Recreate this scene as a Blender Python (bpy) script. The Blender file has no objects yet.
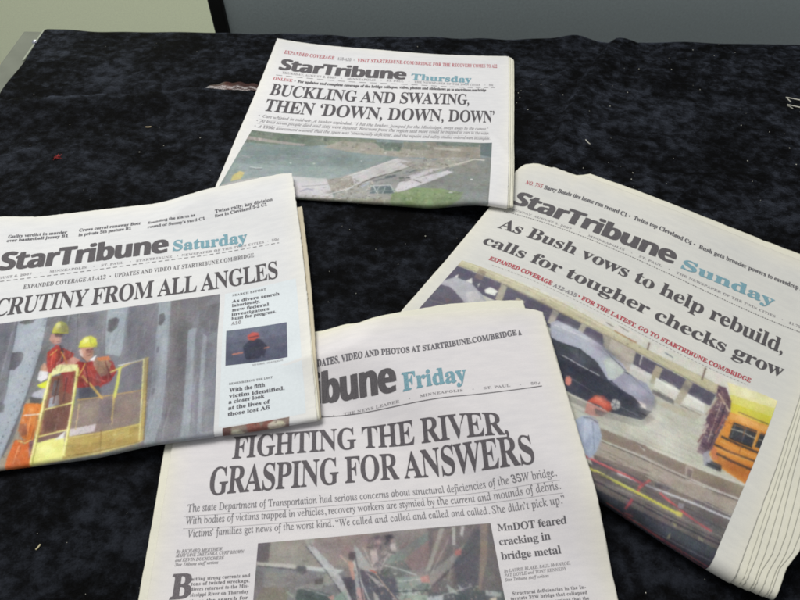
import bpy, bmesh, math, random
import numpy as np
from mathutils import Vector
S=bpy.context.scene
C=S.collection
# ---------------------------------------------------------------- camera, light, exposure
cam=bpy.data.objects.new('camera',bpy.data.cameras.new('camera')); C.objects.link(cam); S.camera=cam
cam.data.sensor_width=36; cam.data.lens=28.8; cam.data.clip_start=.01; cam.data.clip_end=60
cam.location=(0,0,.465); cam.rotation_euler=(math.radians(90-52.69605),0,0)
w=bpy.data.worlds.new('World'); S.world=w; w.use_nodes=True
bg=w.node_tree.nodes['Background']; bg.inputs[0].default_value=(.96,.98,1,1); bg.inputs[1].default_value=.27
def area(name,loc,target,sx,sy,power,col):
    l=bpy.data.lights.new(name,'AREA'); l.shape='RECTANGLE'; l.size=sx; l.size_y=sy; l.energy=power; l.color=col
    o=bpy.data.objects.new(name,l); C.objects.link(o); o.location=loc
    o.rotation_euler=(Vector(target)-Vector(loc)).to_track_quat('-Z','Y').to_euler(); return o
area('ceiling_lamp',(-.55,.98,1.55),(-.05,.45,0),1.2,.8,27,(1,.985,.955))
S.view_settings.view_transform='Standard'; S.view_settings.look='None'; S.view_settings.exposure=.10; S.view_settings.gamma=1
S.view_settings.use_curve_mapping=False
S.cycles.filter_width=1.8
# ---------------------------------------------------------------- page geometry (metres, fitted to the papers on the table)
def sstep(a,b,x):
    t=np.clip((x-a)/(b-a),0,1); return t*t*(3-2*t)
FOOT={'thu':[(-.1605,.7772),(.1441,.7334),(.1153,.4672),(-.1928,.4817)],
'fri':[(-.193,.2913),(.1281,.3341),(.1609,.0605),(-.160,.02)],
'sat':[(-.42,.4430),(-.1135,.5068),(-.0643,.2255),(-.365,.167)],
'sun':[(.122,.5156),(.401,.380),(.2375,.104),(-.0257,.2905)]}
THICK={'sun':.012,'thu':.006,'fri':.005,'sat':.006}
BELOW={'sun':[],'thu':['sun'],'fri':['sun'],'sat':['fri','thu']}
def inside(n,x,y):
    q=FOOT[n]; d=1e9
    for i in range(4):
        (ax,ay),(bx,by)=q[i],q[(i+1)%4]
        l=np.hypot(bx-ax,by-ay)
        # quads run clockwise: inside is to the right
        d=np.minimum(d,((by-ay)*(x-ax)-(bx-ax)*(y-ay))/l)
    return d
def own(n,x,y):
    if n=='sun':
        (ax,ay),(bx,by)=FOOT['sun'][0],FOOT['sun'][1]
        l=np.hypot(bx-ax,by-ay); v=((by-ay)*(x-ax)-(bx-ax)*(y-ay))/l
        t=.005+.010*sstep(0,.12,v)+.003*sstep(.12,.25,v)
    else: t=THICK[n]+0*x
    return t
def wave(n,x,y):
    p={'sun':.3,'thu':1.7,'fri':2.9,'sat':4.4}[n]
    return .0008*(np.sin(21*x+9*y+p)+.7*np.sin(-13*x+25*y+2*p)+.4*np.sin(47*x+31*y+3*p))
def support(n,x,y):
    b=0*x
    for q in BELOW[n]:
        b=np.maximum(b,(top_z(q,x,y)+.0012)*sstep(-.06,.0,inside(q,x,y)))
    return b
def top_z(n,x,y): return support(n,x,y)+own(n,x,y)+wave(n,x,y)+.0010

PAGES={
 'thu':dict(O=[-0.160772, 0.778337],U=[0.994239, -0.107183],V=[-0.107183, -0.994239],cu=[0.013346, 0.006159, 0.0005, -0.00014, -0.017967, -0.00112, -0.000608, -0.000235, -0.011361, -0.000362],cv=[0.001096, -0.005732, -0.001174, -0.002631, -0.004752, 0.005945, 0.007526, 0.005729, 0.002451, -0.006144]),
 'sat':dict(O=[-0.419588, 0.452459],U=[0.984265, 0.176701],V=[0.176701, -0.984265],cu=[0.003331, -0.001711, -0.002941, 0.001575, -0.000736, -0.002086, 0.000822, 0.00019, -0.000262, 0.000113],cv=[0.001491, 0.000588, 0.000955, 0.003207, -0.00512, 0.002968, 0.004148, 0.000944, -0.002028, -0.004756]),
 'fri':dict(O=[-0.188867, 0.299387],U=[0.996911, 0.078543],V=[0.078543, -0.996911],cu=[-0.001573, -0.001504, -0.000387, 0.002872, 0.005832, -0.000308, 0.00048, 0.001307, -0.000552, 0.000793],cv=[5.5e-05, -0.000817, -0.00198, 0.000516, -0.000392, 6.1e-05, 0.006601, 0.003301, 0.002077, 0.002891]),
 'sun':dict(O=[0.124567, 0.522202],U=[0.842966, -0.537967],V=[-0.537967, -0.842966],cu=[0.008568, 0.009673, -0.003819, -0.000667, -0.007672, -0.004341, 0.001073, -0.001038, -0.011552, 0.002012],cv=[-0.002449, 0.005786, -0.001784, 0.004226, 0.005661, -0.001311, 3.3e-05, -0.00057, -0.0069, 8.6e-05]),
}
TEXTS=[
 ('thu', 'top_strip', 'EXPANDED COVERAGE', 'cap', (176, 76, 86), 78, [(152, 337), (759, 340)]),
 ('thu', 'top_strip', 'A10-A20  •', 'cap', (140, 137, 140), 74, [(795, 344), (997, 360)]),
 ('thu', 'top_strip', 'VISIT STARTRIBUNE.COM/BRIDGE FOR THE RECOVERY COMES TO A22', 'cap', (176, 76, 86), 87, [(1032, 366), (1960, 337), (2889, 350)]),
 ('thu', 'masthead', 'StarTribune', 'mast', (92, 89, 92), 235, [(164, 690), (947, 708), (1628, 721)]),
 ('thu', 'day_name', 'Thursday', 'slab', (120, 158, 170), 138, [(1699, 718), (2479, 708)]),
 ('thu', 'date_line', 'THURSDAY, AUGUST 2, 2007    •    MINNEAPOLIS    •    ST. PAUL    •    THE NEWSPAPER OF THE TWIN CITIES     •    50¢', 'cap', (140, 137, 140), 41, [(216, 767), (1161, 779), (1985, 783), (2825, 775)]),
 ('thu', 'lead_in', 'ONLINE', 'cap', (176, 76, 86), 56, [(139, 908), (365, 916)]),
 ('thu', 'lead_in', '•  For updates and complete coverage of the bridge collapse, video, photos and slideshows go to startribune.com/bridge', 'slab', (86, 83, 86), 52, [(389, 921), (1245, 922), (1969, 917), (2713, 890)]),
 ('thu', 'headline', 'BUCKLING AND SWAYING,', 'head', (86, 83, 86), 211, [(158, 1196), (930, 1217), (1660, 1210), (2469, 1176)]),
 ('thu', 'headline', 'THEN ‘DOWN, DOWN, DOWN’', 'head', (86, 83, 86), 212, [(162, 1497), (1252, 1518), (1990, 1518), (2858, 1496)]),
 ('thu', 'deck', '•  Cars whirled in mid-air. A tanker exploded. “I hit the brakes, jumped for the Mississippi, swept away by the current.”', 'ital', (140, 137, 140), 50, [(136, 1619), (1015, 1641), (2001, 1658), (2767, 1642)]),
 ('thu', 'deck', '•  At least seven people died and sixty were injured. Rescuers from the region said more could be trapped in cars in the water.', 'ital', (140, 137, 140), 50, [(135, 1703), (1028, 1727), (2007, 1727), (2785, 1721)]),
 ('thu', 'deck', '•  A 1990s assessment warned that the span was ‘structurally deficient’, and the repairs and safety studies ordered were incomplete.', 'ital', (140, 137, 140), 49, [(138, 1802), (1041, 1812), (2015, 1812), (2803, 1813)]),
 ('sat', 'teaser', 'Guilty verdict in murder', 'bser', (86, 84, 90), 41, [(275, 334), (835, 345)]),
 ('sat', 'teaser', 'over basketball jersey B1', 'bser', (86, 84, 90), 40, [(271, 391), (851, 400)]),
 ('sat', 'teaser#2', 'Crews corral runaway Boer', 'bser', (86, 84, 90), 42, [(950, 341), (1549, 336)]),
 ('sat', 'teaser#2', 'in private 5th pasture B1', 'bser', (86, 84, 90), 41, [(952, 408), (1456, 397)]),
 ('sat', 'teaser#3', 'Sounding the alarm as', 'bser', (86, 84, 90), 34, [(1618, 346), (2092, 362)]),
 ('sat', 'teaser#3', 'round of Sunny’s yard C1', 'bser', (86, 84, 90), 34, [(1618, 414), (2190, 430)]),
 ('sat', 'teaser#4', 'Twins rally: key division', 'bser', (86, 84, 90), 41, [(2295, 375), (2891, 393)]),
 ('sat', 'teaser#4', 'foes in Cleveland 5-2 C1', 'bser', (86, 84, 90), 38, [(2292, 430), (2828, 441)]),
 ('sat', 'masthead', 'StarTribune', 'mast', (92, 89, 92), 235, [(271, 769), (893, 784), (1383, 785), (1823, 786)]),
 ('sat', 'day_name', 'Saturday', 'slab', (120, 158, 170), 138, [(1879, 778), (2595, 824)]),
 ('sat', 'date_line', 'SATURDAY, AUGUST 4, 2007     •     MINNEAPOLIS    •    ST. PAUL    •   STARTRIBUNE   •  NEWSPAPER OF THE TWIN CITIES  •  50¢', 'cap', (140, 137, 140), 27, [(-57, 885), (842, 874), (1762, 861), (2910, 889)]),
 ('sat', 'lead_in', 'EXPANDED COVERAGE A1-A13  •  UPDATES AND VIDEO AT STARTRIBUNE.COM/BRIDGE', 'cap', (100, 97, 100), 49, [(540, 1038), (1498, 1030), (2656, 1033)]),
 ('sat', 'headline', 'SCRUTINY FROM ALL ANGLES', 'head', (86, 83, 86), 193, [(238, 1323), (915, 1324), (1703, 1327), (2871, 1336)]),
 ('sat', 'sidebar_text', 'SEARCH EFFORT', 'cap', (86, 83, 86), 22, [(2444, 1447), (2752, 1447)]),
 ('sat', 'sidebar_text', 'As divers search', 'bser', (86, 84, 90), 34, [(2440, 1521), (2873, 1530)]),
 ('sat', 'sidebar_text', 'laboriously,', 'bser', (86, 84, 90), 35, [(2441, 1574), (2693, 1572)]),
 ('sat', 'sidebar_text', 'new federal', 'bser', (86, 84, 90), 36, [(2443, 1628), (2773, 1630)]),
 ('sat', 'sidebar_text', 'investigators', 'bser', (86, 84, 90), 36, [(2441, 1681), (2773, 1683)]),
 ('sat', 'sidebar_text', 'hunt for progress.', 'bser', (86, 84, 90), 36, [(2442, 1732), (2834, 1730)]),
 ('sat', 'sidebar_text', 'A10', 'bser', (140, 137, 140), 36, [(2442, 1792), (2527, 1790)]),
 ('sat', 'photo_credit', 'JIM GEHRZ • STAR TRIBUNE', 'cap', (140, 137, 140), 14, [(2620, 2239), (2877, 2242)]),
 ('sat', 'sidebar_text#2', 'REMEMBERING THE LOST', 'cap', (86, 83, 86), 18, [(2436, 2389), (2784, 2384)]),
 ('sat', 'sidebar_text#2', 'With the fifth', 'bser', (86, 84, 90), 34, [(2440, 2458), (2722, 2449)]),
 ('sat', 'sidebar_text#2', 'victim identified,', 'bser', (86, 84, 90), 33, [(2438, 2509), (2877, 2506)]),
 ('sat', 'sidebar_text#2', 'a closer look', 'bser', (86, 84, 90), 33, [(2436, 2563), (2716, 2550)]),
 ('sat', 'sidebar_text#2', 'at the lives of', 'bser', (86, 84, 90), 33, [(2435, 2617), (2758, 2607)]),
 ('sat', 'sidebar_text#2', 'those lost A6', 'bser', (86, 84, 90), 33, [(2433, 2672), (2754, 2658)]),
 ('fri', 'top_strip', 'UPDATES, VIDEO AND PHOTOS AT STARTRIBUNE.COM/BRIDGE', 'slab', (104, 102, 107), 51, [(1117, 329), (1732, 359), (2352, 291), (2857, 259)]),
 ('fri', 'top_strip', '▲', 'cap', (104, 102, 107), 48, [(2869, 258), (2898, 255)]),
 ('fri', 'masthead', 'StarTribune', 'mast', (92, 89, 92), 235, [(420, 662), (1174, 632), (1830, 648)]),
 ('fri', 'day_name', 'Friday', 'slab', (120, 158, 170), 138, [(1885, 657), (2390, 631)]),
 ('fri', 'date_line', 'FRIDAY, AUGUST 3, 2007     •     MINNEAPOLIS     •     THE NEWS LEADER     •     MINNEAPOLIS     •     ST. PAUL     •     50¢', 'cap', (140, 137, 140), 20, [(177, 828), (1202, 729), (2086, 758), (2941, 706)]),
 ('fri', 'headline', 'FIGHTING THE RIVER,', 'head', (94, 90, 94), 174, [(509, 1066), (1464, 1033), (1935, 1058), (2627, 1108)]),
 ('fri', 'headline', 'GRASPING FOR ANSWERS', 'head', (94, 90, 94), 204, [(353, 1336), (1342, 1305), (1808, 1310), (2772, 1339)]),
 ('fri', 'deck', 'The state Department of Transportation had serious concerns about structural deficiencies of the 35W bridge.', 'deck', (120, 118, 122), 53, [(200, 1448), (1132, 1446), (1900, 1442), (2896, 1445)]),
 ('fri', 'deck', 'With bodies of victims trapped in vehicles, recovery workers are stymied by the current and mounds of debris.', 'deck', (120, 118, 122), 52, [(198, 1534), (1281, 1539), (2080, 1522), (2906, 1533)]),
 ('fri', 'deck', 'Victims’ families get news of the worst kind. “We called and called and called and called. She didn’t pick up.”', 'deck', (120, 118, 122), 51, [(227, 1624), (1331, 1631), (2139, 1618), (2916, 1624)]),
 ('fri', 'byline', 'By RICHARD MERYHEW,', 'ital', (122, 119, 122), 22, [(161, 1727), (510, 1733)]),
 ('fri', 'byline', 'MARY JANE SMETANKA, CURT BROWN', 'ital', (122, 119, 122), 22, [(161, 1754), (666, 1762)]),
 ('fri', 'byline', 'and KEVIN DUCHSCHERE', 'ital', (122, 119, 122), 21, [(163, 1783), (524, 1792)]),
 ('fri', 'byline', 'Star Tribune staff writers', 'ital', (122, 119, 122), 21, [(165, 1812), (484, 1819)]),
 ('fri', 'drop_cap', 'B', 'slab', (106, 101, 105), 150, [(164, 2017), (310, 2019)]),
 ('fri', 'story_text', 'attling strong currents and', 'cap', (104, 101, 105), 22, [(304, 1915), (723, 1923)]),
 ('fri', 'story_text', 'tons of twisted wreckage,', 'cap', (104, 101, 105), 22, [(306, 1946), (723, 1957)]),
 ('fri', 'story_text', 'divers returned to the Mis-', 'cap', (104, 101, 105), 22, [(308, 1979), (719, 1990)]),
 ('fri', 'story_text', 'sissippi River on Thursday', 'cap', (104, 101, 105), 21, [(309, 2014), (721, 2026)]),
 ('fri', 'story_text', 'to continue the search for', 'cap', (104, 101, 105), 21, [(180, 2051), (721, 2063)]),
 ('fri', 'story_text', 'the missing as families and', 'cap', (104, 101, 105), 21, [(183, 2083), (721, 2096)]),
 ('fri', 'secondary_headline', 'MnDOT feared', 'plainhead', (96, 94, 98), 48, [(2454, 1746), (2908, 1743)]),
 ('fri', 'secondary_headline', 'cracking in', 'plainhead', (96, 94, 98), 49, [(2447, 1843), (2792, 1826)]),
 ('fri', 'secondary_headline', 'bridge metal', 'plainhead', (96, 94, 98), 49, [(2443, 1938), (2842, 1916)]),
 ('fri', 'byline#2', 'By LAURIE BLAKE, PAUL McENROE,', 'ital', (122, 119, 122), 19, [(2443, 2020), (2883, 1985)]),
 ('fri', 'byline#2', 'PAT DOYLE and TONY KENNEDY', 'ital', (122, 119, 122), 19, [(2441, 2047), (2853, 2018)]),
 ('fri', 'byline#2', 'Star Tribune staff writers', 'ital', (122, 119, 122), 19, [(2439, 2075), (2727, 2058)]),
 ('fri', 'story_text#2', 'Structural deficiencies in the In-', 'cap', (104, 101, 105), 20, [(2471, 2159), (2944, 2131)]),
 ('fri', 'story_text#2', 'terstate 35W bridge that collapsed', 'cap', (104, 101, 105), 20, [(2454, 2190), (2944, 2163)]),
 ('fri', 'story_text#2', 'Wednesday were so serious that the', 'cap', (104, 101, 105), 19, [(2454, 2222), (2947, 2196)]),
 ('sun', 'top_strip', 'NO. 755', 'cap', (176, 76, 86), 61, [(165, 74), (338, 63)]),
 ('sun', 'top_strip', 'Barry Bonds ties home run record C1', 'bser', (86, 84, 90), 61, [(360, 65), (779, 40), (1185, 56)]),
 ('sun', 'top_strip', '•  Twins top Cleveland C4', 'bser', (86, 84, 90), 59, [(1204, 56), (1517, 53), (1807, 85)]),
 ('sun', 'top_strip', '•  Bush gets broader powers to eavesdrop A5', 'bser', (86, 84, 90), 57, [(1826, 84), (2322, 81), (2944, 82)]),
 ('sun', 'masthead', 'StarTribune', 'mast', (92, 89, 92), 235, [(172, 452), (939, 467), (1420, 449), (1718, 457)]),
 ('sun', 'day_name', 'Sunday', 'slab', (120, 158, 170), 138, [(1795, 456), (2075, 442), (2648, 446)]),
 ('sun', 'date_line', 'SUNDAY, AUGUST 5, 2007     •     MINNEAPOLIS    •    ST. PAUL    •    THE NEWSPAPER OF THE TWIN CITIES    •    $1.75', 'cap', (140, 137, 140), 29, [(218, 566), (999, 536), (1806, 573), (2228, 562), (2935, 571)]),
 ('sun', 'headline', 'As Bush vows to help rebuild,', 'lowhead', (86, 83, 86), 160, [(205, 892), (879, 882), (1368, 902), (1968, 911), (2835, 939)]),
 ('sun', 'headline', 'calls for tougher checks grow', 'lowhead', (86, 83, 86), 136, [(182, 1188), (561, 1165), (871, 1188), (1712, 1221), (2273, 1194), (2899, 1174)]),
 ('sun', 'lead_in', 'EXPANDED COVERAGE', 'slab', (176, 76, 86), 48, [(336, 1346), (640, 1346), (929, 1361)]),
 ('sun', 'lead_in', 'A12-A15', 'slab', (140, 137, 140), 40, [(947, 1361), (1155, 1369)]),
 ('sun', 'lead_in', '• FOR THE LATEST, GO TO STARTRIBUNE.COM/BRIDGE', 'slab', (176, 76, 86), 44, [(1169, 1369), (1369, 1366), (1914, 1394), (2659, 1369)]),
]
RULES=[
 ('thu', [(153, 808), (1166, 822), (1988, 828), (2859, 811)], 7.0, (110, 107, 110), 120.0),
 ('thu', [(155, 1652), (1021, 1679), (2004, 1689), (2768, 1671)], 2.0, (180, 178, 180), 0.0),
 ('thu', [(154, 1735), (1033, 1757), (2010, 1761), (2786, 1751)], 2.0, (180, 178, 180), 0.0),
 ('sat', [(-50, 912), (847, 905), (1764, 896), (2195, 899), (2908, 922)], 7.0, (110, 107, 110), 60.0),
 ('fri', [(138, 855), (1202, 753), (1833, 755), (2950, 735)], 6.0, (95, 92, 96), 0.0),
 ('fri', [(182, 1478), (1133, 1473), (1898, 1469), (2910, 1474)], 2.0, (172, 168, 172), 0.0),
 ('fri', [(187, 1563), (1281, 1566), (2077, 1551), (2915, 1558)], 2.0, (172, 168, 172), 0.0),
 ('sun', [(155, 616), (1014, 586), (1459, 593), (1819, 625), (2239, 610), (2943, 625)], 8.0, (92, 89, 92), 22.0),
 ('sun', [(395, 1396), (1030, 1399), (1383, 1403), (1921, 1426), (2651, 1402)], 3.0, (150, 146, 140), 30.0),
]
PHOTOS=[
 ('thu','photograph','printed photo of a collapsed bridge lying in a river',[(130, 1856), (2836, 1870), (2822, 3005), (17, 2963)],(126, 140, 142),[
  ('p',(112,124,112),[(-13,-31),(362,-19),(372,89),(246,162),(4,192)],1.0),
  ('p',(122,130,114),[(189,-11),(481,19),(493,173),(320,145)],1.0),
  ('d',40,40.3,11,[(104,116,106),(128,134,118)],[(2,13),(461,8),(467,86),(13,90)]),
  ('p',(160,152,147),[(-2,97),(127,122),(224,137),(217,170),(113,160),(-3,146)],1.0),
  ('p',(127,141,140),[(-8,196),(246,162),(326,205),(556,238),(589,276),(416,585),(370,668),(10,996)],1.0),
  ('p',(138,152,152),[(8,513),(402,428),(430,539),(385,635),(11,908)],0.8),
  ('p',(147,158,158),[(125,634),(371,492),(384,621),(167,738)],0.6),
  ('p',(120,134,136),[(10,315),(216,232),(301,330),(24,492)],0.5),
  ('p',(150,147,136),[(292,166),(350,62),(466,70),(689,137),(695,242),(596,260),(402,221)],1.0),
  ('d',50,25.9,5,[(165,160,150),(128,124,114),(178,174,164)],[(336,111),(689,137),(696,257),(382,209)]),
  ('p',(106,120,110),[(472,53),(590,45),(582,171),(523,167)],1.0),
  ('p',(126,130,116),[(589,29),(705,27),(710,134),(596,137)],1.0),
  ('p',(142,137,126),[(679,15),(936,0),(942,254),(716,238)],1.0),
  ('p',(110,122,113),[(725,17),(936,0),(927,64),(732,63)],1.0),
  ('p',(168,166,156),[(716,87),(841,103),(842,136),(722,125)],1.0),
  ('p',(96,110,111),[(935,-16),(1005,-13),(998,233),(941,191)],1.0),
  ('p',(150,145,134),[(685,137),(752,129),(758,247),(692,257)],1.0),
  ('p',(124,128,124),[(745,322),(855,234),(1004,234),(1008,1022),(649,1025),(699,647),(777,460)],1.0),
  ('p',(134,132,124),[(803,270),(917,234),(948,454),(832,438)],0.5),
  ('p',(138,140,140),[(708,796),(990,760),(998,1027),(721,1009)],0.5),
  ('p',(150,150,146),[(397,575),(588,261),(760,276),(786,388),(626,705),(622,911),(400,966)],1.0),
  ('p',(182,180,180),[(406,587),(582,278),(664,337),(514,583),(448,737),(375,711)],1.0),
  ('p',(144,145,144),[(452,708),(513,569),(666,366),(761,305),(690,507),(569,687),(483,730)],1.0),
  ('p',(190,188,192),[(601,765),(613,623),(796,414),(823,431),(698,633),(623,761)],1.0),
  ('p',(186,184,188),[(633,533),(747,366),(765,391),(655,572)],1.0),
  ('p',(150,148,140),[(593,336),(727,296),(758,232),(892,217),(877,321),(757,393),(653,413)],1.0),
  ('d',50,29.9,7,[(186,182,172),(110,104,96),(150,150,120),(176,172,150)],[(692,257),(846,235),(818,411),(656,471)]),
  ('l',(190,186,176),19.6,[(827,324),(913,249),(963,273)],1.0),
  ('l',(176,172,160),13.7,[(765,391),(827,310)],1.0),
  ('l',(98,96,92),13.8,[(452,708),(513,569),(609,451)],1.0),
  ('l',(104,102,100),11.6,[(612,609),(663,570),(696,605)],1.0),
  ('l',(110,112,120),13.9,[(517,625),(585,543)],1.0),
  ('l',(96,104,110),17.1,[(641,474),(669,424)],1.0),
  ('l',(90,100,104),28.2,[(556,555),(591,527)],1.0),
  ('l',(96,104,104),23.3,[(609,560),(646,545)],1.0),
  ('p',(152,146,136),[(326,651),(431,554),(453,679),(433,769),(356,804)],1.0),
  ('d',110,25.1,21,[(178,172,160),(112,106,98),(140,128,116),(190,186,180)],[(319,653),(440,567),(518,639),(518,808),(360,847)]),
  ('p',(192,188,192),[(160,681),(202,620),(348,615),(395,851),(400,966),(204,1037)],1.0),
  ('p',(170,166,164),[(286,859),(397,865),(408,978),(289,1007)],0.7),
  ('l',(124,126,150),20.0,[(279,831),(299,785),(320,795)],1.0),
  ('p',(144,142,126),[(279,921),(494,869),(637,867),(649,1025),(252,1154)],1.0),
  ('d',60,30.0,3,[(160,168,150),(124,128,108),(110,104,96),(186,186,176)],[(287,873),(617,844),(625,951),(302,1002)]),
  ('p',(92,106,110),[(516,696),(583,671),(605,778),(516,794)],1.0),
  ('l',(182,188,186),11.3,[(511,690),(582,664),(604,764)],1.0),
  ('l',(170,178,178),8.8,[(537,790),(544,692)],1.0),
  ('l',(170,178,178),8.8,[(562,786),(566,688)],1.0),
  ('l',(186,188,190),15.0,[(429,770),(464,677),(503,628)],1.0),
  ('l',(150,160,176),20.1,[(480,702),(501,656)],1.0),
  ('p',(122,142,98),[(595,787),(670,681),(780,670),(880,747),(863,868),(794,937),(599,943)],1.0),
  ('d',70,27.9,9,[(136,156,108),(104,124,86),(150,164,124)],[(600,751),(875,730),(834,936),(606,928)]),
  ('p',(120,116,100),[(401,980),(918,956),(923,1085),(412,1094)],0.6),
  ('p',(196,180,112),[(31,770),(26,684),(41,612),(62,627),(61,723)],1.0),
  ('p',(168,165,166),[(6,822),(75,719),(219,583),(235,713),(10,996)],1.0),
  ('l',(186,190,192),12.6,[(68,536),(92,548),(112,534)],1.0),
  ('l',(110,112,118),12.6,[(72,564),(115,557)],1.0),
  ('l',(104,112,120),12.7,[(85,469),(103,462)],1.0),
  ('l',(150,150,156),15.4,[(17,389),(50,407)],1.0),
  ('p',(196,200,200),[(205,429),(205,442),(202,443),(198,431),(199,418),(202,417)],1.0),
  ('p',(196,200,200),[(288,409),(286,417),(282,418),(279,412),(280,403),(285,402)],1.0),
  ('p',(190,196,196),[(453,340),(452,349),(449,350),(446,342),(447,332),(451,332)],1.0),
  ('p',(204,204,204),[(916,555),(912,565),(905,563),(901,551),(904,542),(912,543)],1.0),
  ('p',(190,190,186),[(834,734),(833,741),(828,744),(821,743),(816,738),(814,730),(816,723),(820,720),(827,721),(832,727)],1.0),
  ('b',(150,166,166),(214,540),(140,-44),(17,144),0.35),
  ('b',(112,128,126),(108,274),(108,-42),(11,89),0.4),
  ('b',(150,164,162),(374,521),(71,-13),(8,86),0.4),
  ('b',(108,120,120),(912,803),(94,-4),(6,153),0.4),
  ('b',(96,110,100),(232,25),(113,-24),(4,46),0.5),
  ('b',(90,104,96),(546,100),(47,-9),(3,47),0.5),
  ('b',(104,118,110),(816,46),(95,-13),(1,30),0.4),
  ('h',160,(32,-4),6.3,0.1,41,[(-8,196),(563,236),(417,599),(18,905)]),
  ('h',90,(35,18),7.3,0.12,42,[(763,334),(993,248),(996,976),(720,739)]),
  ('h',120,(7,43),13.0,0.14,43,[(2,13),(683,15),(693,212),(320,145),(4,192)]),
  ('h',80,(13,7),14.3,0.13,44,[(679,31),(936,0),(943,269),(716,253)]),
  ('d',60,15.6,45,[(190,190,176),(96,108,96),(166,158,140)],[(281,61),(680,46),(690,228),(365,227)]),
  ('l',(200,196,196),10.1,[(406,587),(582,278)],1.0),
  ('l',(118,116,114),10.0,[(446,723),(514,583),(658,362)],1.0),
  ('l',(206,202,204),9.0,[(613,623),(796,414)],1.0),
  ('l',(120,118,116),10.1,[(616,768),(698,641),(819,439)],1.0),
  ('h',70,(32,-55),7.8,0.16,46,[(399,589),(588,261),(803,270),(802,442),(616,776),(455,736)]),
  ('d',90,16.3,47,[(206,202,196),(98,94,88),(160,152,136),(120,128,120)],[(417,599),(760,276),(832,323),(628,732),(455,821)]),
  ('d',60,17.5,48,[(214,210,204),(92,98,96),(160,160,140)],[(275,758),(440,653),(616,817),(395,924)]),
  ('b',(196,194,198),(314,804),(54,-18),(6,57),0.5),
  ('b',(104,100,92),(384,810),(21,-5),(3,29),0.5),
  ('l',(150,150,150),10.0,[(275,758),(360,700)],1.0),
  ('l',(204,204,206),10.0,[(350,880),(416,773),(452,708)],1.0),
  ('l',(206,206,206),8.8,[(523,695),(545,789)],1.0),
  ('l',(120,130,132),12.5,[(506,754),(606,736)],1.0),
  ('h',90,(6,27),11.7,0.16,49,[(594,766),(779,656),(880,763),(834,952),(600,956)]),
  ('b',(112,126,96),(789,845),(83,26),(3,61),0.5),
  ('b',(152,160,132),(648,755),(30,-6),(2,27),0.5),
  ('b',(128,136,118),(623,870),(29,-6),(4,53),0.6),
  ('d',40,12.5,50,[(206,206,196),(140,150,130)],[(291,902),(601,861),(607,941),(302,1002)]),
 ]),
 ('sat','photograph','printed photo of two hard-hatted workers in a yellow lift beside steel girders',[(126, 1415), (2330, 1397), (2330, 2890), (126, 2881)],(118, 118, 128),[
  ('p',(112,112,124),[(-244,-48),(201,-4),(195,200),(179,296),(221,1004),(-334,1073)],1.0),
  ('l',(140,140,152),13.7,[(193,2),(193,186),(192,429)],1.0),
  ('p',(152,162,174),[(198,-19),(319,-27),(320,231),(303,519),(268,882),(218,1175),(119,1150),(224,592),(228,501),(211,204)],1.0),
  ('l',(96,98,112),9.8,[(201,-4),(211,204),(228,501),(215,650)],1.0),
  ('p',(84,84,88),[(210,6),(277,-14),(264,30),(237,35),(207,15)],1.0),
  ('p',(82,82,88),[(212,225),(248,227),(260,250),(256,309),(238,344),(214,341)],1.0),
  ('p',(92,92,102),[(196,548),(223,543),(234,564),(236,607),(205,612)],1.0),
  ('p',(112,112,116),[(319,-27),(412,-27),(412,184),(355,205),(377,538),(340,918),(289,1021),(255,1013),(306,520),(320,231)],1.0),
  ('p',(152,142,126),[(309,564),(369,473),(364,688),(328,927),(306,1025),(241,1009),(295,790)],1.0),
  ('l',(90,90,98),8.9,[(319,-12),(322,245),(307,527),(274,878)],1.0),
  ('p',(98,102,114),[(315,14),(314,19),(311,18),(309,12),(310,7),(313,8)],1.0),
  ('p',(98,102,114),[(315,61),(314,66),(311,66),(308,60),(309,55),(313,55)],1.0),
  ('p',(98,102,114),[(313,104),(312,109),(308,108),(306,102),(307,97),(310,98)],1.0),
  ('p',(98,102,114),[(304,151),(303,156),(300,156),(298,150),(298,145),(302,146)],1.0),
  ('p',(98,102,114),[(303,196),(302,201),(299,200),(296,194),(297,189),(301,190)],1.0),
  ('p',(98,102,114),[(302,238),(301,243),(297,242),(295,236),(296,231),(299,232)],1.0),
  ('p',(98,102,114),[(299,283),(298,287),(294,287),(292,281),(293,276),(296,277)],1.0),
  ('p',(98,102,114),[(294,326),(293,330),(290,329),(288,324),(289,319),(292,320)],1.0),
  ('p',(98,102,114),[(291,370),(290,375),(287,374),(284,369),(285,364),(289,365)],1.0),
  ('p',(98,102,114),[(288,415),(287,419),(284,418),(282,413),(282,409),(286,409)],1.0),
  ('p',(98,102,114),[(283,455),(282,460),(278,459),(276,454),(277,449),(280,450)],1.0),
  ('p',(98,102,114),[(281,501),(280,506),(277,505),(275,500),(275,495),(279,496)],1.0),
  ('p',(98,102,114),[(277,544),(276,548),(273,547),(270,542),(271,538),(274,539)],1.0),
  ('p',(98,102,114),[(274,589),(273,593),(270,592),(267,587),(268,583),(271,584)],1.0),
  ('p',(98,102,114),[(270,634),(269,638),(266,637),(263,632),(264,628),(267,629)],1.0),
  ('p',(98,102,114),[(265,677),(264,682),(261,681),(259,676),(260,672),(263,672)],1.0),
  ('p',(98,102,114),[(262,722),(261,726),(258,725),(256,721),(257,716),(260,717)],1.0),
  ('p',(98,102,114),[(260,761),(259,765),(256,764),(254,759),(255,755),(258,756)],1.0),
  ('p',(98,102,114),[(258,798),(257,802),(254,801),(252,796),(252,792),(255,793)],1.0),
  ('p',(96,92,88),[(292,498),(291,502),(288,501),(286,496),(287,492),(290,493)],1.0),
  ('p',(96,92,88),[(289,559),(289,563),(286,563),(283,558),(284,554),(287,555)],1.0),
  ('p',(96,92,88),[(288,614),(288,618),(285,618),(283,613),(283,609),(286,610)],1.0),
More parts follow.
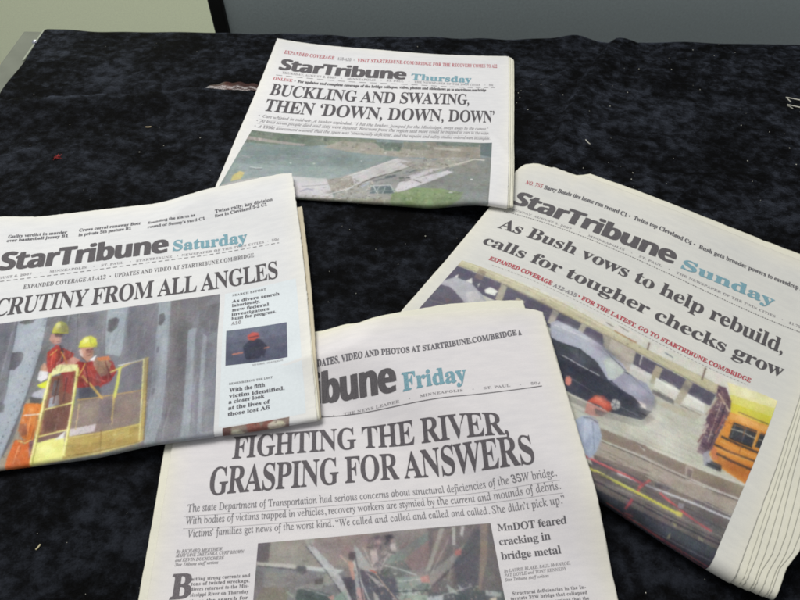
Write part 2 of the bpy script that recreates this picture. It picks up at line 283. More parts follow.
  ('p',(96,92,88),[(287,668),(286,672),(283,672),(281,667),(282,663),(285,664)],1.0),
  ('p',(96,92,88),[(286,734),(285,738),(282,737),(280,733),(281,729),(284,729)],1.0),
  ('p',(96,92,88),[(284,790),(283,794),(280,793),(278,789),(279,785),(282,786)],1.0),
  ('p',(96,92,88),[(281,839),(280,843),(277,842),(275,838),(276,834),(279,834)],1.0),
  ('p',(96,92,88),[(281,886),(280,890),(277,889),(275,884),(276,881),(279,881)],1.0),
  ('p',(124,124,134),[(412,-27),(550,-31),(559,217),(543,296),(457,249)],1.0),
  ('l',(96,96,104),9.9,[(433,-15),(454,228)],1.0),
  ('l',(146,148,158),8.9,[(399,-8),(403,168)],1.0),
  ('l',(134,136,146),9.0,[(539,-19),(550,250)],1.0),
  ('p',(150,160,170),[(550,-31),(635,-31),(640,211),(632,357),(567,315),(555,146)],1.0),
  ('p',(94,94,100),[(560,76),(589,67),(603,89),(599,145),(578,174),(561,159)],1.0),
  ('l',(172,178,184),9.9,[(574,28),(615,42)],1.0),
  ('l',(124,130,142),10.2,[(633,-9),(636,312)],1.0),
  ('p',(118,117,127),[(635,-31),(752,-30),(770,369),(759,621),(766,865),(682,923),(626,374),(640,211)],1.0),
  ('p',(126,126,134),[(661,-24),(681,-26),(693,336),(692,625),(677,619),(673,327)],0.6),
  ('p',(142,150,160),[(752,-22),(800,-24),(810,237),(819,578),(815,821),(797,969),(762,958),(765,592),(766,300)],1.0),
  ('p',(158,166,174),[(768,193),(799,193),(804,636),(783,871),(773,868),(778,566)],0.7),
  ('p',(98,98,104),[(762,101),(779,89),(789,150),(776,195),(765,184)],1.0),
  ('p',(112,114,122),[(781,643),(777,662),(771,658),(769,635),(773,617),(779,621)],1.0),
  ('p',(112,114,122),[(783,375),(780,393),(774,389),(772,368),(776,351),(781,354)],1.0),
  ('p',(112,110,116),[(800,-24),(1000,-31),(916,119),(894,259),(899,722),(873,964),(833,954),(825,703),(810,237)],1.0),
  ('p',(120,116,120),[(811,41),(858,38),(865,590),(843,708)],0.6),
  ('p',(104,102,108),[(919,87),(997,69),(997,287),(959,292),(922,227)],0.7),
  ('p',(144,152,162),[(886,257),(916,249),(914,474),(917,986),(888,1002),(889,658)],1.0),
  ('p',(148,155,165),[(945,304),(961,330),(955,548),(957,1002),(943,1004),(940,608)],1.0),
  ('p',(128,132,142),[(964,316),(1016,292),(1004,1030),(971,1022)],0.8),
  ('p',(140,145,152),[(584,991),(788,943),(1001,925),(1004,1018),(589,1039)],0.75),
  ('p',(184,54,46),[(347,258),(378,211),(408,245),(450,289),(440,366),(385,400),(358,387)],1.0),
  ('p',(128,48,46),[(383,260),(401,250),(414,334),(396,370)],0.7),
  ('p',(150,70,66),[(406,265),(446,288),(434,352),(414,334)],0.6),
  ('p',(198,138,124),[(344,133),(360,122),(389,143),(391,200),(370,209),(346,176)],1.0),
  ('p',(90,50,55),[(358,129),(396,138),(391,161),(366,155)],1.0),
  ('p',(226,222,46),[(348,120),(351,77),(361,50),(374,44),(391,57),(406,90),(411,134),(384,135)],1.0),
  ('p',(190,182,40),[(375,126),(408,112),(411,138),(384,138)],1.0),
  ('p',(240,236,120),[(358,79),(376,61),(382,84),(365,102)],0.7),
  ('l',(60,60,66),13.0,[(390,220),(406,265),(410,333)],1.0),
  ('l',(110,150,150),9.2,[(354,233),(362,207)],1.0),
  ('p',(208,152,124),[(334,342),(346,321),(364,375),(359,426),(336,414)],1.0),
  ('p',(222,220,226),[(333,374),(366,389),(368,434),(348,449),(333,432)],1.0),
  ('p',(218,228,40),[(335,468),(369,447),(383,470),(379,497),(353,490)],1.0),
  ('p',(168,168,184),[(327,513),(371,492),(377,569),(358,589),(323,562)],1.0),
  ('p',(160,50,48),[(415,407),(462,338),(501,360),(554,339),(603,379),(622,451),(600,521),(565,536),(500,528),(473,503),(421,460)],1.0),
  ('p',(176,66,62),[(489,423),(542,441),(581,477),(564,530),(513,512)],0.7),
  ('p',(112,52,54),[(514,448),(537,466),(535,523),(513,512)],0.5),
  ('p',(206,146,130),[(398,354),(448,308),(477,335),(455,370),(403,369)],1.0),
  ('p',(188,136,116),[(468,252),(516,249),(523,318),(505,361),(479,322)],1.0),
  ('p',(206,196,190),[(466,265),(477,268),(487,324),(474,307)],1.0),
  ('p',(150,96,84),[(489,270),(514,269),(513,296),(495,299)],1.0),
  ('p',(150,116,96),[(525,339),(569,343),(599,391),(583,464),(562,465),(529,386)],1.0),
  ('p',(122,98,90),[(541,356),(568,369),(568,408),(545,396)],0.7),
  ('p',(206,118,70),[(535,334),(580,335),(594,363),(549,360)],1.0),
  ('p',(224,222,226),[(513,349),(534,317),(530,356)],1.0),
  ('p',(218,216,54),[(461,253),(464,209),(480,181),(502,176),(523,202),(532,246),(521,260),(483,251)],1.0),
  ('p',(236,236,130),[(470,232),(481,197),(496,193),(491,223)],0.7),
  ('p',(84,86,100),[(489,519),(564,523),(582,598),(503,623)],1.0),
  ('p',(116,116,128),[(571,525),(613,500),(624,617),(579,603)],0.7),
  ('p',(132,84,70),[(374,429),(470,412),(486,777),(382,800)],1.0),
  ('p',(152,64,58),[(424,422),(463,411),(468,559),(436,526)],1.0),
  ('p',(96,92,98),[(395,453),(417,452),(421,554),(396,548)],1.0),
  ('p',(152,162,176),[(394,560),(424,549),(432,613),(394,622)],1.0),
  ('p',(110,74,66),[(372,641),(471,622),(477,763),(379,775)],0.8),
  ('p',(116,84,84),[(378,799),(479,782),(477,823),(376,834)],1.0),
  ('p',(228,226,160),[(382,373),(398,350),(472,364),(475,407),(415,407),(374,425)],1.0),
  ('p',(216,110,36),[(307,576),(372,586),(367,658),(367,814),(329,792),(305,739)],1.0),
  ('p',(220,104,44),[(302,791),(352,804),(380,887),(373,985),(289,1021),(291,883)],1.0),
  ('p',(126,86,96),[(353,816),(372,803),(367,919)],1.0),
  ('p',(150,100,80),[(302,696),(331,703),(339,765),(314,783)],0.7),
  ('p',(88,84,84),[(319,536),(369,560),(365,591),(324,574)],1.0),
  ('l',(222,216,210),13.5,[(312,648),(370,655)],1.0),
  ('l',(216,196,110),9.9,[(313,800),(340,819),(359,806)],1.0),
  ('p',(226,226,124),[(376,831),(472,807),(484,937),(375,962)],1.0),
  ('p',(216,216,222),[(440,828),(475,777),(477,823)],1.0),
  ('p',(206,206,120),[(372,949),(483,931),(485,949),(371,973)],1.0),
  ('p',(140,118,106),[(490,595),(733,617),(747,829),(470,821)],0.8),
  ('p',(118,106,112),[(573,614),(623,611),(640,783),(580,763)],0.6),
  ('d',130,9.4,31,[(160,138,120),(120,104,100),(176,160,150)],[(494,602),(733,623),(745,822),(476,811)]),
  ('p',(176,150,76),[(476,817),(746,817),(753,878),(746,935),(614,947),(482,948)],1.0),
  ('p',(190,172,96),[(644,826),(702,830),(707,892),(650,888)],0.7),
  ('p',(158,130,64),[(504,877),(642,879),(647,935),(509,925)],0.5),
  ('p',(196,186,190),[(478,775),(577,762),(574,808),(483,818)],1.0),
  ('d',40,8.3,33,[(150,136,140),(216,208,210)],[(482,776),(574,768),(571,803),(486,813)]),
  ('l',(228,224,116),21.3,[(375,404),(373,654),(376,956)],1.0),
  ('l',(228,224,116),21.4,[(473,387),(481,679),(485,931)],1.0),
  ('l',(226,222,128),14.4,[(374,632),(474,612)],1.0),
  ('l',(226,222,128),14.0,[(374,794),(478,775)],1.0),
  ('l',(200,180,100),19.9,[(594,448),(668,418),(744,415)],1.0),
  ('l',(226,222,220),10.2,[(625,413),(726,413)],1.0),
  ('l',(188,162,84),24.2,[(736,408),(745,677),(753,925)],1.0),
  ('l',(214,196,110),9.3,[(729,418),(737,674)],1.0),
  ('l',(186,150,92),11.1,[(493,596),(622,598),(740,614)],1.0),
  ('l',(206,208,90),25.8,[(634,430),(632,538),(628,619)],1.0),
  ('l',(196,170,90),14.2,[(628,619),(632,756)],1.0),
  ('l',(206,170,84),17.6,[(495,444),(543,531),(583,610)],1.0),
  ('l',(196,166,120),8.5,[(503,623),(507,782)],1.0),
  ('l',(212,202,136),8.9,[(373,961),(545,945),(753,931)],1.0),
  ('p',(132,136,134),[(374,968),(546,955),(754,941),(760,1027),(358,1038)],0.8),
  ('b',(160,168,180),(272,151),(40,30),(-8,191),0.5),
  ('b',(100,100,112),(381,106),(47,11),(13,115),0.4),
  ('b',(100,98,108),(715,412),(47,20),(18,261),0.5),
  ('b',(150,158,168),(609,267),(24,10),(8,97),0.5),
  ('b',(100,98,104),(857,394),(29,8),(8,196),0.5),
  ('b',(100,100,110),(967,421),(22,5),(3,131),0.4),
  ('b',(160,166,176),(915,602),(11,3),(12,305),0.5),
  ('b',(156,162,172),(956,674),(11,3),(8,242),0.5),
  ('b',(138,142,150),(886,898),(102,24),(3,58),0.5),
  ('b',(108,108,118),(494,96),(48,11),(10,102),0.4),
  ('h',140,(-10,161),8.2,0.09,61,[(405,-21),(1000,0),(1000,1000),(770,925),(754,429),(549,284)]),
  ('h',70,(-8,116),7.8,0.1,62,[(133,-7),(321,-11),(336,888),(176,935)]),
  ('h',60,(-4,87),7.2,0.1,63,[(321,-11),(425,-16),(366,242),(373,537),(326,915)]),
  ('h',46,(-3,45),8.2,0.22,64,[(350,259),(407,238),(446,288),(433,371),(362,388)]),
  ('h',46,(15,44),7.9,0.22,65,[(428,390),(555,352),(615,436),(594,532),(492,520)]),
  ('l',(226,110,84),9.2,[(368,256),(372,351)],1.0),
  ('l',(96,34,36),8.3,[(382,246),(390,381)],1.0),
  ('l',(230,160,60),9.2,[(399,263),(431,351)],1.0),
  ('l',(210,210,90),8.2,[(360,281),(382,246)],1.0),
  ('l',(96,36,40),9.0,[(498,366),(527,515)],1.0),
  ('l',(206,96,84),10.5,[(537,466),(584,503)],1.0),
  ('l',(104,40,44),10.9,[(572,370),(604,484)],1.0),
  ('l',(230,200,90),9.0,[(498,366),(484,441)],1.0),
  ('b',(222,168,148),(374,175),(15,4),(2,21),0.6),
  ('b',(150,90,80),(360,186),(7,1),(1,14),0.5),
  ('l',(90,50,48),5.6,[(376,192),(387,192)],1.0),
  ('b',(214,162,140),(482,282),(12,3),(3,28),0.6),
  ('b',(130,86,74),(513,289),(11,3),(2,21),0.5),
  ('l',(70,50,46),6.4,[(493,274),(504,273)],1.0),
  ('l',(70,50,46),6.4,[(511,274),(519,274)],1.0),
  ('l',(120,66,60),6.4,[(500,313),(515,312)],1.0),
  ('b',(172,132,106),(562,380),(15,4),(2,27),0.6),
  ('b',(104,80,70),(584,426),(12,3),(3,27),0.5),
  ('b',(246,244,150),(369,67),(11,2),(2,18),0.8),
  ('b',(178,170,50),(401,118),(12,2),(2,14),0.6),
  ('b',(244,244,160),(485,200),(12,3),(2,18),0.7),
  ('b',(172,172,60),(519,243),(12,2),(2,14),0.6),
  ('l',(150,146,40),5.8,[(374,46),(390,122)],1.0),
  ('l',(160,158,60),5.6,[(495,182),(509,247)],1.0),
  ('h',60,(11,37),6.6,0.16,66,[(307,576),(372,586),(373,961),(297,965),(305,739)]),
  ('l',(240,160,100),8.4,[(339,657),(341,778)],1.0),
  ('l',(140,70,40),8.4,[(361,663),(359,806)],1.0),
  ('l',(244,170,120),7.4,[(321,832),(316,935)],1.0),
  ('b',(230,140,80),(358,698),(18,5),(5,37),0.5),
  ('b',(170,80,50),(321,925),(21,5),(5,36),0.5),
  ('h',40,(2,49),6.8,0.16,67,[(374,429),(467,418),(478,775),(382,800)]),
  ('l',(90,54,46),10.6,[(411,438),(409,601)],1.0),
  ('l',(170,110,90),8.6,[(377,569),(388,765)],1.0),
  ('l',(92,60,60),8.8,[(441,445),(444,597)],1.0),
  ('h',60,(35,0),5.9,0.14,68,[(477,823),(745,822),(746,935),(485,943)]),
  ('l',(206,188,108),7.4,[(484,825),(745,822)],1.0),
  ('l',(120,96,48),6.5,[(497,934),(746,929)],1.0),
  ('l',(130,102,54),7.6,[(599,811),(609,940)],1.0),
  ('l',(206,176,112),8.0,[(623,604),(636,781)],1.0),
  ('l',(232,230,150),7.4,[(725,416),(745,917)],1.0),
  ('l',(122,92,50),7.4,[(743,424),(761,922)],1.0),
  ('l',(250,248,190),6.2,[(374,416),(374,944)],1.0),
  ('l',(250,248,190),6.2,[(472,400),(482,925)],1.0),
  ('l',(150,146,70),6.2,[(382,418),(382,952)],1.0),
  ('l',(150,146,70),6.2,[(480,402),(489,926)],1.0),
  ('d',50,8.7,69,[(176,156,140),(106,92,90)],[(580,616),(730,628),(741,821),(599,805)]),
  ('b',(150,128,112),(676,699),(31,12),(4,50),0.4),
  ('b',(86,88,100),(396,109),(24,6),(12,102),0.5),
  ('b',(96,98,110),(667,187),(29,19),(2,178),0.5),
  ('b',(104,104,114),(775,514),(23,11),(1,186),0.45),
  ('b',(164,172,184),(807,348),(15,7),(-1,156),0.5),
  ('b',(88,86,92),(863,362),(18,5),(11,261),0.45),
  ('b',(166,174,186),(254,507),(31,25),(-12,169),0.5),
  ('b',(176,184,194),(296,100),(20,12),(1,69),0.5),
  ('b',(90,88,94),(329,301),(16,11),(-4,74),0.5),
  ('b',(84,84,96),(172,125),(20,5),(13,86),0.5),
  ('b',(96,96,106),(491,59),(20,5),(7,74),0.5),
  ('b',(226,96,70),(379,286),(11,3),(4,34),0.6),
  ('b',(110,34,36),(428,324),(11,2),(3,34),0.5),
  ('b',(206,84,70),(523,398),(19,4),(2,20),0.5),
  ('b',(90,36,44),(494,469),(18,4),(3,27),0.5),
  ('b',(90,40,44),(588,466),(15,5),(3,33),0.5),
  ('b',(70,68,80),(524,552),(22,5),(2,20),0.5),
  ('b',(60,58,66),(553,482),(11,3),(3,40),0.4),
  ('b',(110,72,60),(424,580),(19,4),(9,76),0.5),
  ('b',(90,58,52),(418,731),(21,5),(5,37),0.5),
  ('b',(190,130,40),(370,737),(18,5),(7,49),0.4),
  ('b',(250,180,110),(334,620),(11,2),(2,18),0.6),
  ('b',(120,64,44),(332,763),(11,3),(4,25),0.6),
  ('b',(246,246,170),(416,879),(35,9),(4,30),0.5),
  ('b',(200,196,100),(462,867),(14,3),(5,42),0.5),
  ('b',(150,124,54),(680,905),(59,21),(3,31),0.5),
  ('b',(200,178,96),(550,864),(35,9),(2,24),0.5),
  ('b',(96,86,90),(624,692),(38,14),(4,50),0.4),
  ('b',(160,142,126),(545,694),(29,7),(5,50),0.4),
  ('l',(60,56,60),5.7,[(356,126),(396,141)],1.0),
  ('l',(176,170,44),6.6,[(348,122),(411,137)],1.0),
  ('l',(170,170,56),6.4,[(462,250),(532,259)],1.0),
  ('l',(96,60,50),5.4,[(478,315),(505,361)],1.0),
  ('l',(236,236,240),8.1,[(514,343),(534,321)],1.0),
 ]),
 ('sat','sidebar_photograph','small printed photo of a diver in dark water',[(2404, 1851), (2926, 1865), (2917, 2217), (2403, 2203)],(90, 94, 114),[
  ('p',(104,110,132),[(-40,-41),(1054,-52),(1049,369),(-31,383)],0.6),
  ('p',(78,82,104),[(-28,609),(1043,671),(1040,1111),(-21,1057)],0.6),
  ('p',(58,60,78),[(277,532),(390,362),(554,374),(667,597),(616,888),(326,905)],1.0),
  ('p',(196,78,70),[(350,236),(422,152),(521,190),(554,317),(439,402),(357,354)],1.0),
  ('l',(80,50,60),9.3,[(374,300),(537,283)],1.0),
  ('l',(220,130,100),12.6,[(111,710),(277,694)],1.0),
  ('l',(200,120,100),10.8,[(617,651),(699,639)],1.0),
  ('d',30,13.6,3,[(110,116,136),(76,80,100)],[(12,65),(986,52),(990,966),(9,952)]),
 ]),
 ('sat','photo_strip','strip of a printed photo cut off by the fold',[(2397, 2772), (2906, 2753), (2896, 2848), (2392, 2891)],(132, 116, 106),[
  ('p',(140,84,76),[(353,23),(529,-58),(604,754),(397,1018)],1.0),
  ('p',(132,84,76),[(623,-57),(756,-110),(700,686),(543,855)],1.0),
  ('p',(186,180,158),[(337,855),(315,1048),(259,1092),(193,975),(141,747),(122,494),(142,309),(194,257),(261,362),(316,591)],1.0),
  ('p',(190,184,160),[(941,530),(927,777),(864,926),(779,921),(705,770),(667,534),(680,297),(737,146),(821,138),(900,284)],1.0),
  ('p',(98,70,66),[(-7,-22),(139,-25),(103,981),(-5,994)],1.0),
  ('d',24,16.2,4,[(130,110,96),(84,64,60)],[(18,76),(975,84),(988,988),(29,890)]),
 ]),
 ('sun','photograph','printed photo of a stranded car, a school bus and a worker on the broken bridge',[(134, 1469), (2925, 1421), (2913, 2976), (105, 2908)],(190, 190, 176),[
  ('p',(208,206,196),[(-37,-30),(1001,-44),(1003,164),(621,131),(163,75),(-7,68)],1.0),
  ('p',(190,184,150),[(-6,-6),(145,11),(353,27),(547,60),(608,68),(829,73),(834,134),(619,119),(558,112),(370,98),(160,67),(-5,60)],1.0),
  ('l',(150,142,118),10.1,[(0,51),(161,70),(371,100),(558,112),(828,134)],1.0),
  ('l',(206,200,172),11.2,[(4,13),(150,27),(357,44),(550,73)],1.0),
  ('l',(190,182,150),20.2,[(244,-1),(265,3)],1.0),
  ('l',(130,124,112),10.2,[(479,24),(501,29)],1.0),
  ('l',(120,120,116),9.2,[(514,3),(543,14)],1.0),
  ('l',(110,90,80),12.7,[(774,5),(778,93)],1.0),
  ('l',(110,90,84),12.7,[(607,20),(612,71)],1.0),
  ('l',(170,120,80),11.0,[(509,52),(577,61)],1.0),
  ('l',(96,100,116),9.0,[(657,34),(682,41)],1.0),
  ('p',(92,88,106),[(0,62),(163,75),(372,105),(560,118),(620,125),(830,140),(828,222),(697,217),(638,212),(529,245),(407,247),(275,235),(134,224),(-2,230)],1.0),
  ('p',(168,162,144),[(156,62),(177,68),(196,220),(174,216)],1.0),
  ('p',(168,162,146),[(224,134),(252,138),(252,226),(229,227)],1.0),
  ('p',(178,172,156),[(331,94),(351,96),(358,216),(341,212)],1.0),
  ('p',(170,164,150),[(422,101),(438,105),(441,208),(425,204)],1.0),
  ('p',(140,120,108),[(67,19),(96,32),(101,113),(74,109)],0.7),
  ('p',(180,172,160),[(486,110),(589,119),(601,255),(527,239)],1.0),
  ('p',(150,142,128),[(490,104),(511,101),(522,188),(504,188)],0.7),
  ('p',(170,160,136),[(652,138),(673,141),(675,262),(654,260)],1.0),
  ('p',(172,162,140),[(740,135),(761,139),(759,303),(737,304)],1.0),
  ('p',(220,220,214),[(20,165),(24,128),(31,165)],1.0),
  ('p',(214,214,208),[(59,169),(70,120),(84,174),(60,199)],1.0),
  ('p',(218,218,212),[(128,178),(137,136),(165,148),(166,192),(137,199)],1.0),
  ('p',(206,206,202),[(100,157),(102,133),(108,186)],1.0),
  ('p',(206,206,202),[(593,203),(656,211),(661,289),(601,295)],1.0),
  ('p',(224,224,218),[(668,215),(739,221),(738,293),(675,285)],1.0),
  ('p',(222,222,216),[(761,213),(813,227),(820,282),(756,300)],1.0),
  ('p',(84,84,90),[(675,292),(738,295),(741,321),(678,318)],1.0),
  ('l',(96,92,88),8.4,[(757,304),(817,299)],1.0),
  ('l',(206,204,200),8.9,[(607,119),(614,191)],1.0),
  ('p',(178,176,160),[(142,254),(407,247),(529,245),(699,229),(814,239),(818,346),(671,365),(432,351),(143,374)],0.35),
  ('p',(176,166,140),[(670,360),(823,285),(807,347),(728,367)],0.4),
  ('p',(168,168,176),[(-4,237),(23,162),(81,167),(134,224),(171,280),(123,358),(81,314),(-4,285)],1.0),
  ('p',(186,184,188),[(85,257),(108,211),(159,286),(124,347)],1.0),
  ('p',(94,90,106),[(-6,266),(34,259),(84,311),(123,358),(70,600),(1,1033),(-26,650)],1.0),
  ('l',(120,110,118),10.5,[(9,418),(86,400)],1.0),
  ('p',(110,84,90),[(42,355),(63,353),(64,402)],0.6),
  ('p',(66,69,84),[(357,236),(440,191),(511,195),(577,265),(655,290),(689,341),(700,421),(692,489),(651,528),(598,546),(485,561),(419,539)],1.0),
  ('p',(170,174,190),[(348,202),(361,165),(434,165),(507,192),(576,235),(593,268),(587,347),(565,379),(521,314),(460,276),(395,300),(372,297)],1.0),
  ('p',(66,70,80),[(398,313),(451,277),(512,302),(548,356),(533,394),(411,390)],1.0),
  ('p',(82,88,98),[(421,306),(459,285),(503,315),(488,354)],0.6),
  ('p',(180,190,186),[(528,280),(534,229),(589,272),(582,350),(562,367)],1.0),
  ('l',(90,92,100),8.0,[(532,223),(589,265),(590,311),(582,351)],1.0),
  ('p',(152,152,172),[(575,372),(589,280),(652,278),(690,332),(696,404),(670,412),(630,409)],1.0),
  ('p',(120,120,142),[(571,379),(628,404),(667,423),(661,447),(583,408)],0.8),
  ('l',(196,196,202),8.9,[(427,376),(482,379),(539,378)],1.0),
  ('p',(220,212,208),[(646,408),(679,399),(694,421),(673,437)],1.0),
  ('p',(150,150,160),[(677,394),(691,352),(700,421),(686,433)],1.0),
  ('p',(56,59,74),[(402,413),(445,401),(561,386),(644,396),(689,436),(689,500),(614,552),(503,573),(442,569)],1.0),
  ('p',(118,116,112),[(493,589),(602,562),(691,506),(701,440),(717,447),(698,538),(610,595),(501,623)],0.6),
  ('p',(60,60,72),[(627,474),(630,502),(626,528),(617,541),(606,537),(597,517),(594,489),(598,462),(608,449),(619,453)],1.0),
  ('p',(196,196,190),[(623,480),(625,501),(622,520),(616,530),(608,526),(602,511),(599,490),(602,470),(609,461),(617,464)],1.0),
  ('l',(96,96,104),6.6,[(612,495),(623,480)],1.0),
  ('l',(96,96,104),6.6,[(612,495),(622,519)],1.0),
  ('l',(96,96,104),6.6,[(612,495),(608,526)],1.0),
  ('l',(96,96,104),6.6,[(612,495),(599,490)],1.0),
  ('l',(96,96,104),6.6,[(612,495),(609,462)],1.0),
  ('l',(172,172,160),10.6,[(507,645),(725,610),(852,566)],1.0),
  ('p',(182,182,166),[(630,679),(859,596),(867,635),(736,660)],0.5),
  ('l',(164,164,154),8.1,[(667,539),(866,498)],1.0),
  ('p',(138,122,110),[(610,666),(727,620),(742,625),(858,591),(1016,543),(1019,625),(954,653),(847,667),(621,734)],1.0),
  ('p',(150,136,112),[(859,596),(1011,548),(1012,593),(867,635)],0.6),
  ('l',(206,202,190),11.0,[(740,615),(857,586),(1014,533)],1.0),
  ('p',(164,152,140),[(621,734),(738,670),(873,663),(1019,625),(1023,699),(917,738),(630,815)],1.0),
  ('l',(192,188,180),12.5,[(624,726),(716,690),(871,654),(1017,616)],1.0),
  ('l',(88,80,78),7.0,[(631,730),(718,700),(873,663),(1019,627)],1.0),
  ('p',(170,156,146),[(837,598),(859,596),(867,659),(848,660)],1.0),
  ('p',(120,108,104),[(846,612),(860,613),(863,652),(851,649)],1.0),
  ('l',(212,208,200),9.4,[(708,633),(731,648)],1.0),
  ('l',(70,70,70),6.3,[(705,631),(726,641)],1.0),
  ('p',(126,112,106),[(628,818),(758,758),(915,729),(1018,704),(1024,780),(903,802),(644,873)],1.0),
  ('p',(90,88,96),[(628,851),(664,818),(720,801),(769,805),(731,848),(649,892)],1.0),
  ('p',(98,92,100),[(891,747),(926,716),(1008,710),(1009,741),(937,770)],0.8),
  ('p',(92,90,96),[(788,767),(831,744),(827,774),(794,795)],0.8),
  ('p',(106,99,98),[(575,909),(699,830),(770,810),(1011,734),(1018,856),(1014,989),(977,1007),(645,1017)],1.0),
  ('p',(122,112,108),[(645,922),(782,860),(1000,813),(1002,848),(796,918),(657,968)],0.6),
  ('p',(96,92,96),[(668,837),(767,796),(774,824),(678,875)],0.5),
  ('p',(110,108,112),[(877,807),(1004,781),(1002,848),(915,854)],0.6),
  ('p',(60,62,74),[(641,1003),(673,968),(851,927),(1028,891),(1019,1009),(960,1052),(653,1048)],1.0),
  ('p',(78,84,94),[(803,949),(1021,895),(1016,936),(811,983)],0.6),
  ('l',(66,64,72),13.3,[(660,938),(743,922),(845,902),(1034,865)],1.0),
  ('l',(160,76,82),10.1,[(709,1001),(841,997),(1006,988)],1.0),
  ('l',(202,204,208),15.0,[(701,837),(770,810),(894,761),(1010,730)],1.0),
  ('l',(206,84,90),16.8,[(591,860),(624,849),(668,837),(719,821),(763,814)],1.0),
  ('l',(206,84,90),16.4,[(812,806),(842,817),(876,826)],1.0),
  ('l',(206,80,88),16.3,[(876,826),(922,835),(968,836)],1.0),
  ('l',(206,84,90),16.6,[(776,777),(762,833),(763,869)],1.0),
  ('l',(186,74,80),16.1,[(760,915),(755,970)],1.0),
  ('l',(150,70,76),11.5,[(759,988),(779,982)],1.0),
  ('p',(150,150,166),[(862,798),(879,788),(876,826),(866,828)],0.7),
  ('l',(206,200,72),19.5,[(617,907),(654,890),(783,865),(876,849)],1.0),
  ('p',(212,206,84),[(866,839),(883,833),(884,861),(869,864)],1.0),
  ('p',(146,144,108),[(869,903),(882,898),(881,916)],1.0),
  ('p',(156,152,116),[(873,965),(876,944),(880,972),(875,984)],1.0),
  ('p',(140,140,120),[(942,892),(958,888),(957,906),(943,907)],1.0),
  ('p',(200,84,64),[(549,556),(556,502),(575,482),(598,498),(610,529),(607,558),(576,549),(547,566)],1.0),
  ('p',(234,100,74),[(552,546),(558,508),(574,491),(598,509),(602,540),(573,538)],1.0),
  ('p',(194,124,114),[(548,571),(579,560),(602,562),(600,602),(572,629),(556,633)],1.0),
  ('p',(98,70,76),[(572,578),(605,566),(598,603),(582,608)],1.0),
  ('p',(164,176,198),[(556,657),(573,632),(594,633),(623,703),(631,799),(626,854),(585,814),(534,750)],1.0),
  ('p',(138,150,178),[(593,734),(604,732),(613,814),(597,796)],0.8),
  ('l',(84,84,96),7.2,[(560,661),(576,645),(599,646)],1.0),
  ('p',(220,128,110),[(485,497),(488,517),(487,533),(483,539),(476,534),(471,519),(468,500),(469,484),(473,477),(480,482)],1.0),
  ('p',(224,218,156),[(845,30),(1006,-13),(1004,74),(868,114)],1.0),
  ('p',(216,210,100),[(865,96),(1003,53),(1002,124),(875,156)],1.0),
  ('p',(214,204,46),[(873,144),(1000,112),(999,175),(887,203)],1.0),
  ('p',(222,138,48),[(883,200),(1001,173),(1014,521),(1000,536),(903,516),(879,482),(882,301)],1.0),
  ('p',(196,112,48),[(895,450),(998,431),(1005,531),(911,505)],0.7),
  ('p',(228,166,84),[(885,208),(1000,181),(999,215),(888,239)],0.7),
  ('p',(200,100,70),[(876,453),(886,421),(907,485),(894,501)],0.7),
  ('p',(56,58,64),[(903,248),(975,231),(977,334),(908,349)],1.0),
  ('p',(56,58,64),[(984,231),(1003,228),(1003,320),(984,326)],1.0),
  ('l',(206,200,180),7.6,[(905,291),(935,279),(975,280)],1.0),
  ('l',(176,170,160),6.9,[(986,275),(1003,270)],1.0),
  ('l',(72,58,54),19.8,[(890,358),(935,357),(1000,347)],1.0),
  ('l',(74,58,54),17.9,[(866,418),(922,417),(1004,397)],1.0),
  ('l',(74,58,54),19.3,[(897,460),(941,458),(1002,449)],1.0),
  ('l',(110,92,50),12.2,[(905,177),(997,166)],1.0),
  ('l',(226,160,80),9.8,[(893,387),(999,375)],1.0),
  ('p',(68,68,74),[(880,512),(922,504),(927,541),(882,548)],1.0),
  ('p',(104,78,92),[(824,77),(846,67),(875,135),(884,202),(880,336),(881,453),(867,503),(845,505),(846,413),(833,293),(834,164)],1.0),
  ('d',70,28.4,17,[(140,110,112),(72,54,70),(176,150,136),(120,84,90),(92,76,104)],[(824,94),(866,117),(882,239),(877,445),(846,484),(832,273)]),
  ('l',(192,170,152),17.6,[(835,125),(880,199)],1.0),
  ('l',(176,156,140),12.6,[(828,285),(837,152)],1.0),
  ('l',(192,178,164),12.7,[(846,510),(844,421),(843,329)],1.0),
  ('p',(152,152,172),[(864,501),(873,464),(892,516),(880,555)],1.0),
  ('l',(120,76,84),13.1,[(844,394),(840,453)],1.0),
  ('b',(204,204,192),(756,498),(72,-18),(2,60),0.5),
  ('b',(176,174,160),(842,516),(48,-12),(1,46),0.5),
  ('b',(200,200,188),(713,431),(39,-10),(2,37),0.5),
  ('b',(168,166,152),(615,616),(48,-15),(2,30),0.5),
  ('h',150,(39,-4),6.5,0.08,81,[(598,546),(717,447),(821,273),(876,548),(632,689)]),
  ('h',120,(50,-14),6.0,0.14,82,[(622,760),(1016,611),(1026,883),(671,959)]),
  ('h',80,(44,-2),7.3,0.1,83,[(4,13),(829,73),(828,134),(8,77)]),
  ('h',70,(28,-2),7.3,0.12,84,[(20,240),(374,112),(803,181),(642,230),(138,239)]),
  ('b',(196,200,214),(456,195),(33,3),(1,29),0.6),
  ('b',(206,210,220),(390,180),(23,-3),(2,23),0.6),
  ('b',(130,132,152),(523,220),(21,13),(-2,28),0.5),
  ('b',(178,180,196),(631,338),(20,1),(1,27),0.6),
  ('b',(112,110,130),(675,382),(11,-15),(6,29),0.5),
  ('b',(60,62,74),(510,420),(36,0),(1,27),0.5),
  ('b',(100,104,116),(455,318),(22,1),(1,21),0.5),
  ('b',(206,212,206),(553,276),(13,4),(0,27),0.6),
  ('b',(64,64,78),(677,468),(19,-10),(2,25),0.5),
  ('l',(210,212,220),6.6,[(359,206),(440,191),(512,211),(534,229)],1.0),
  ('l',(54,56,66),7.1,[(418,390),(487,388),(551,392)],1.0),
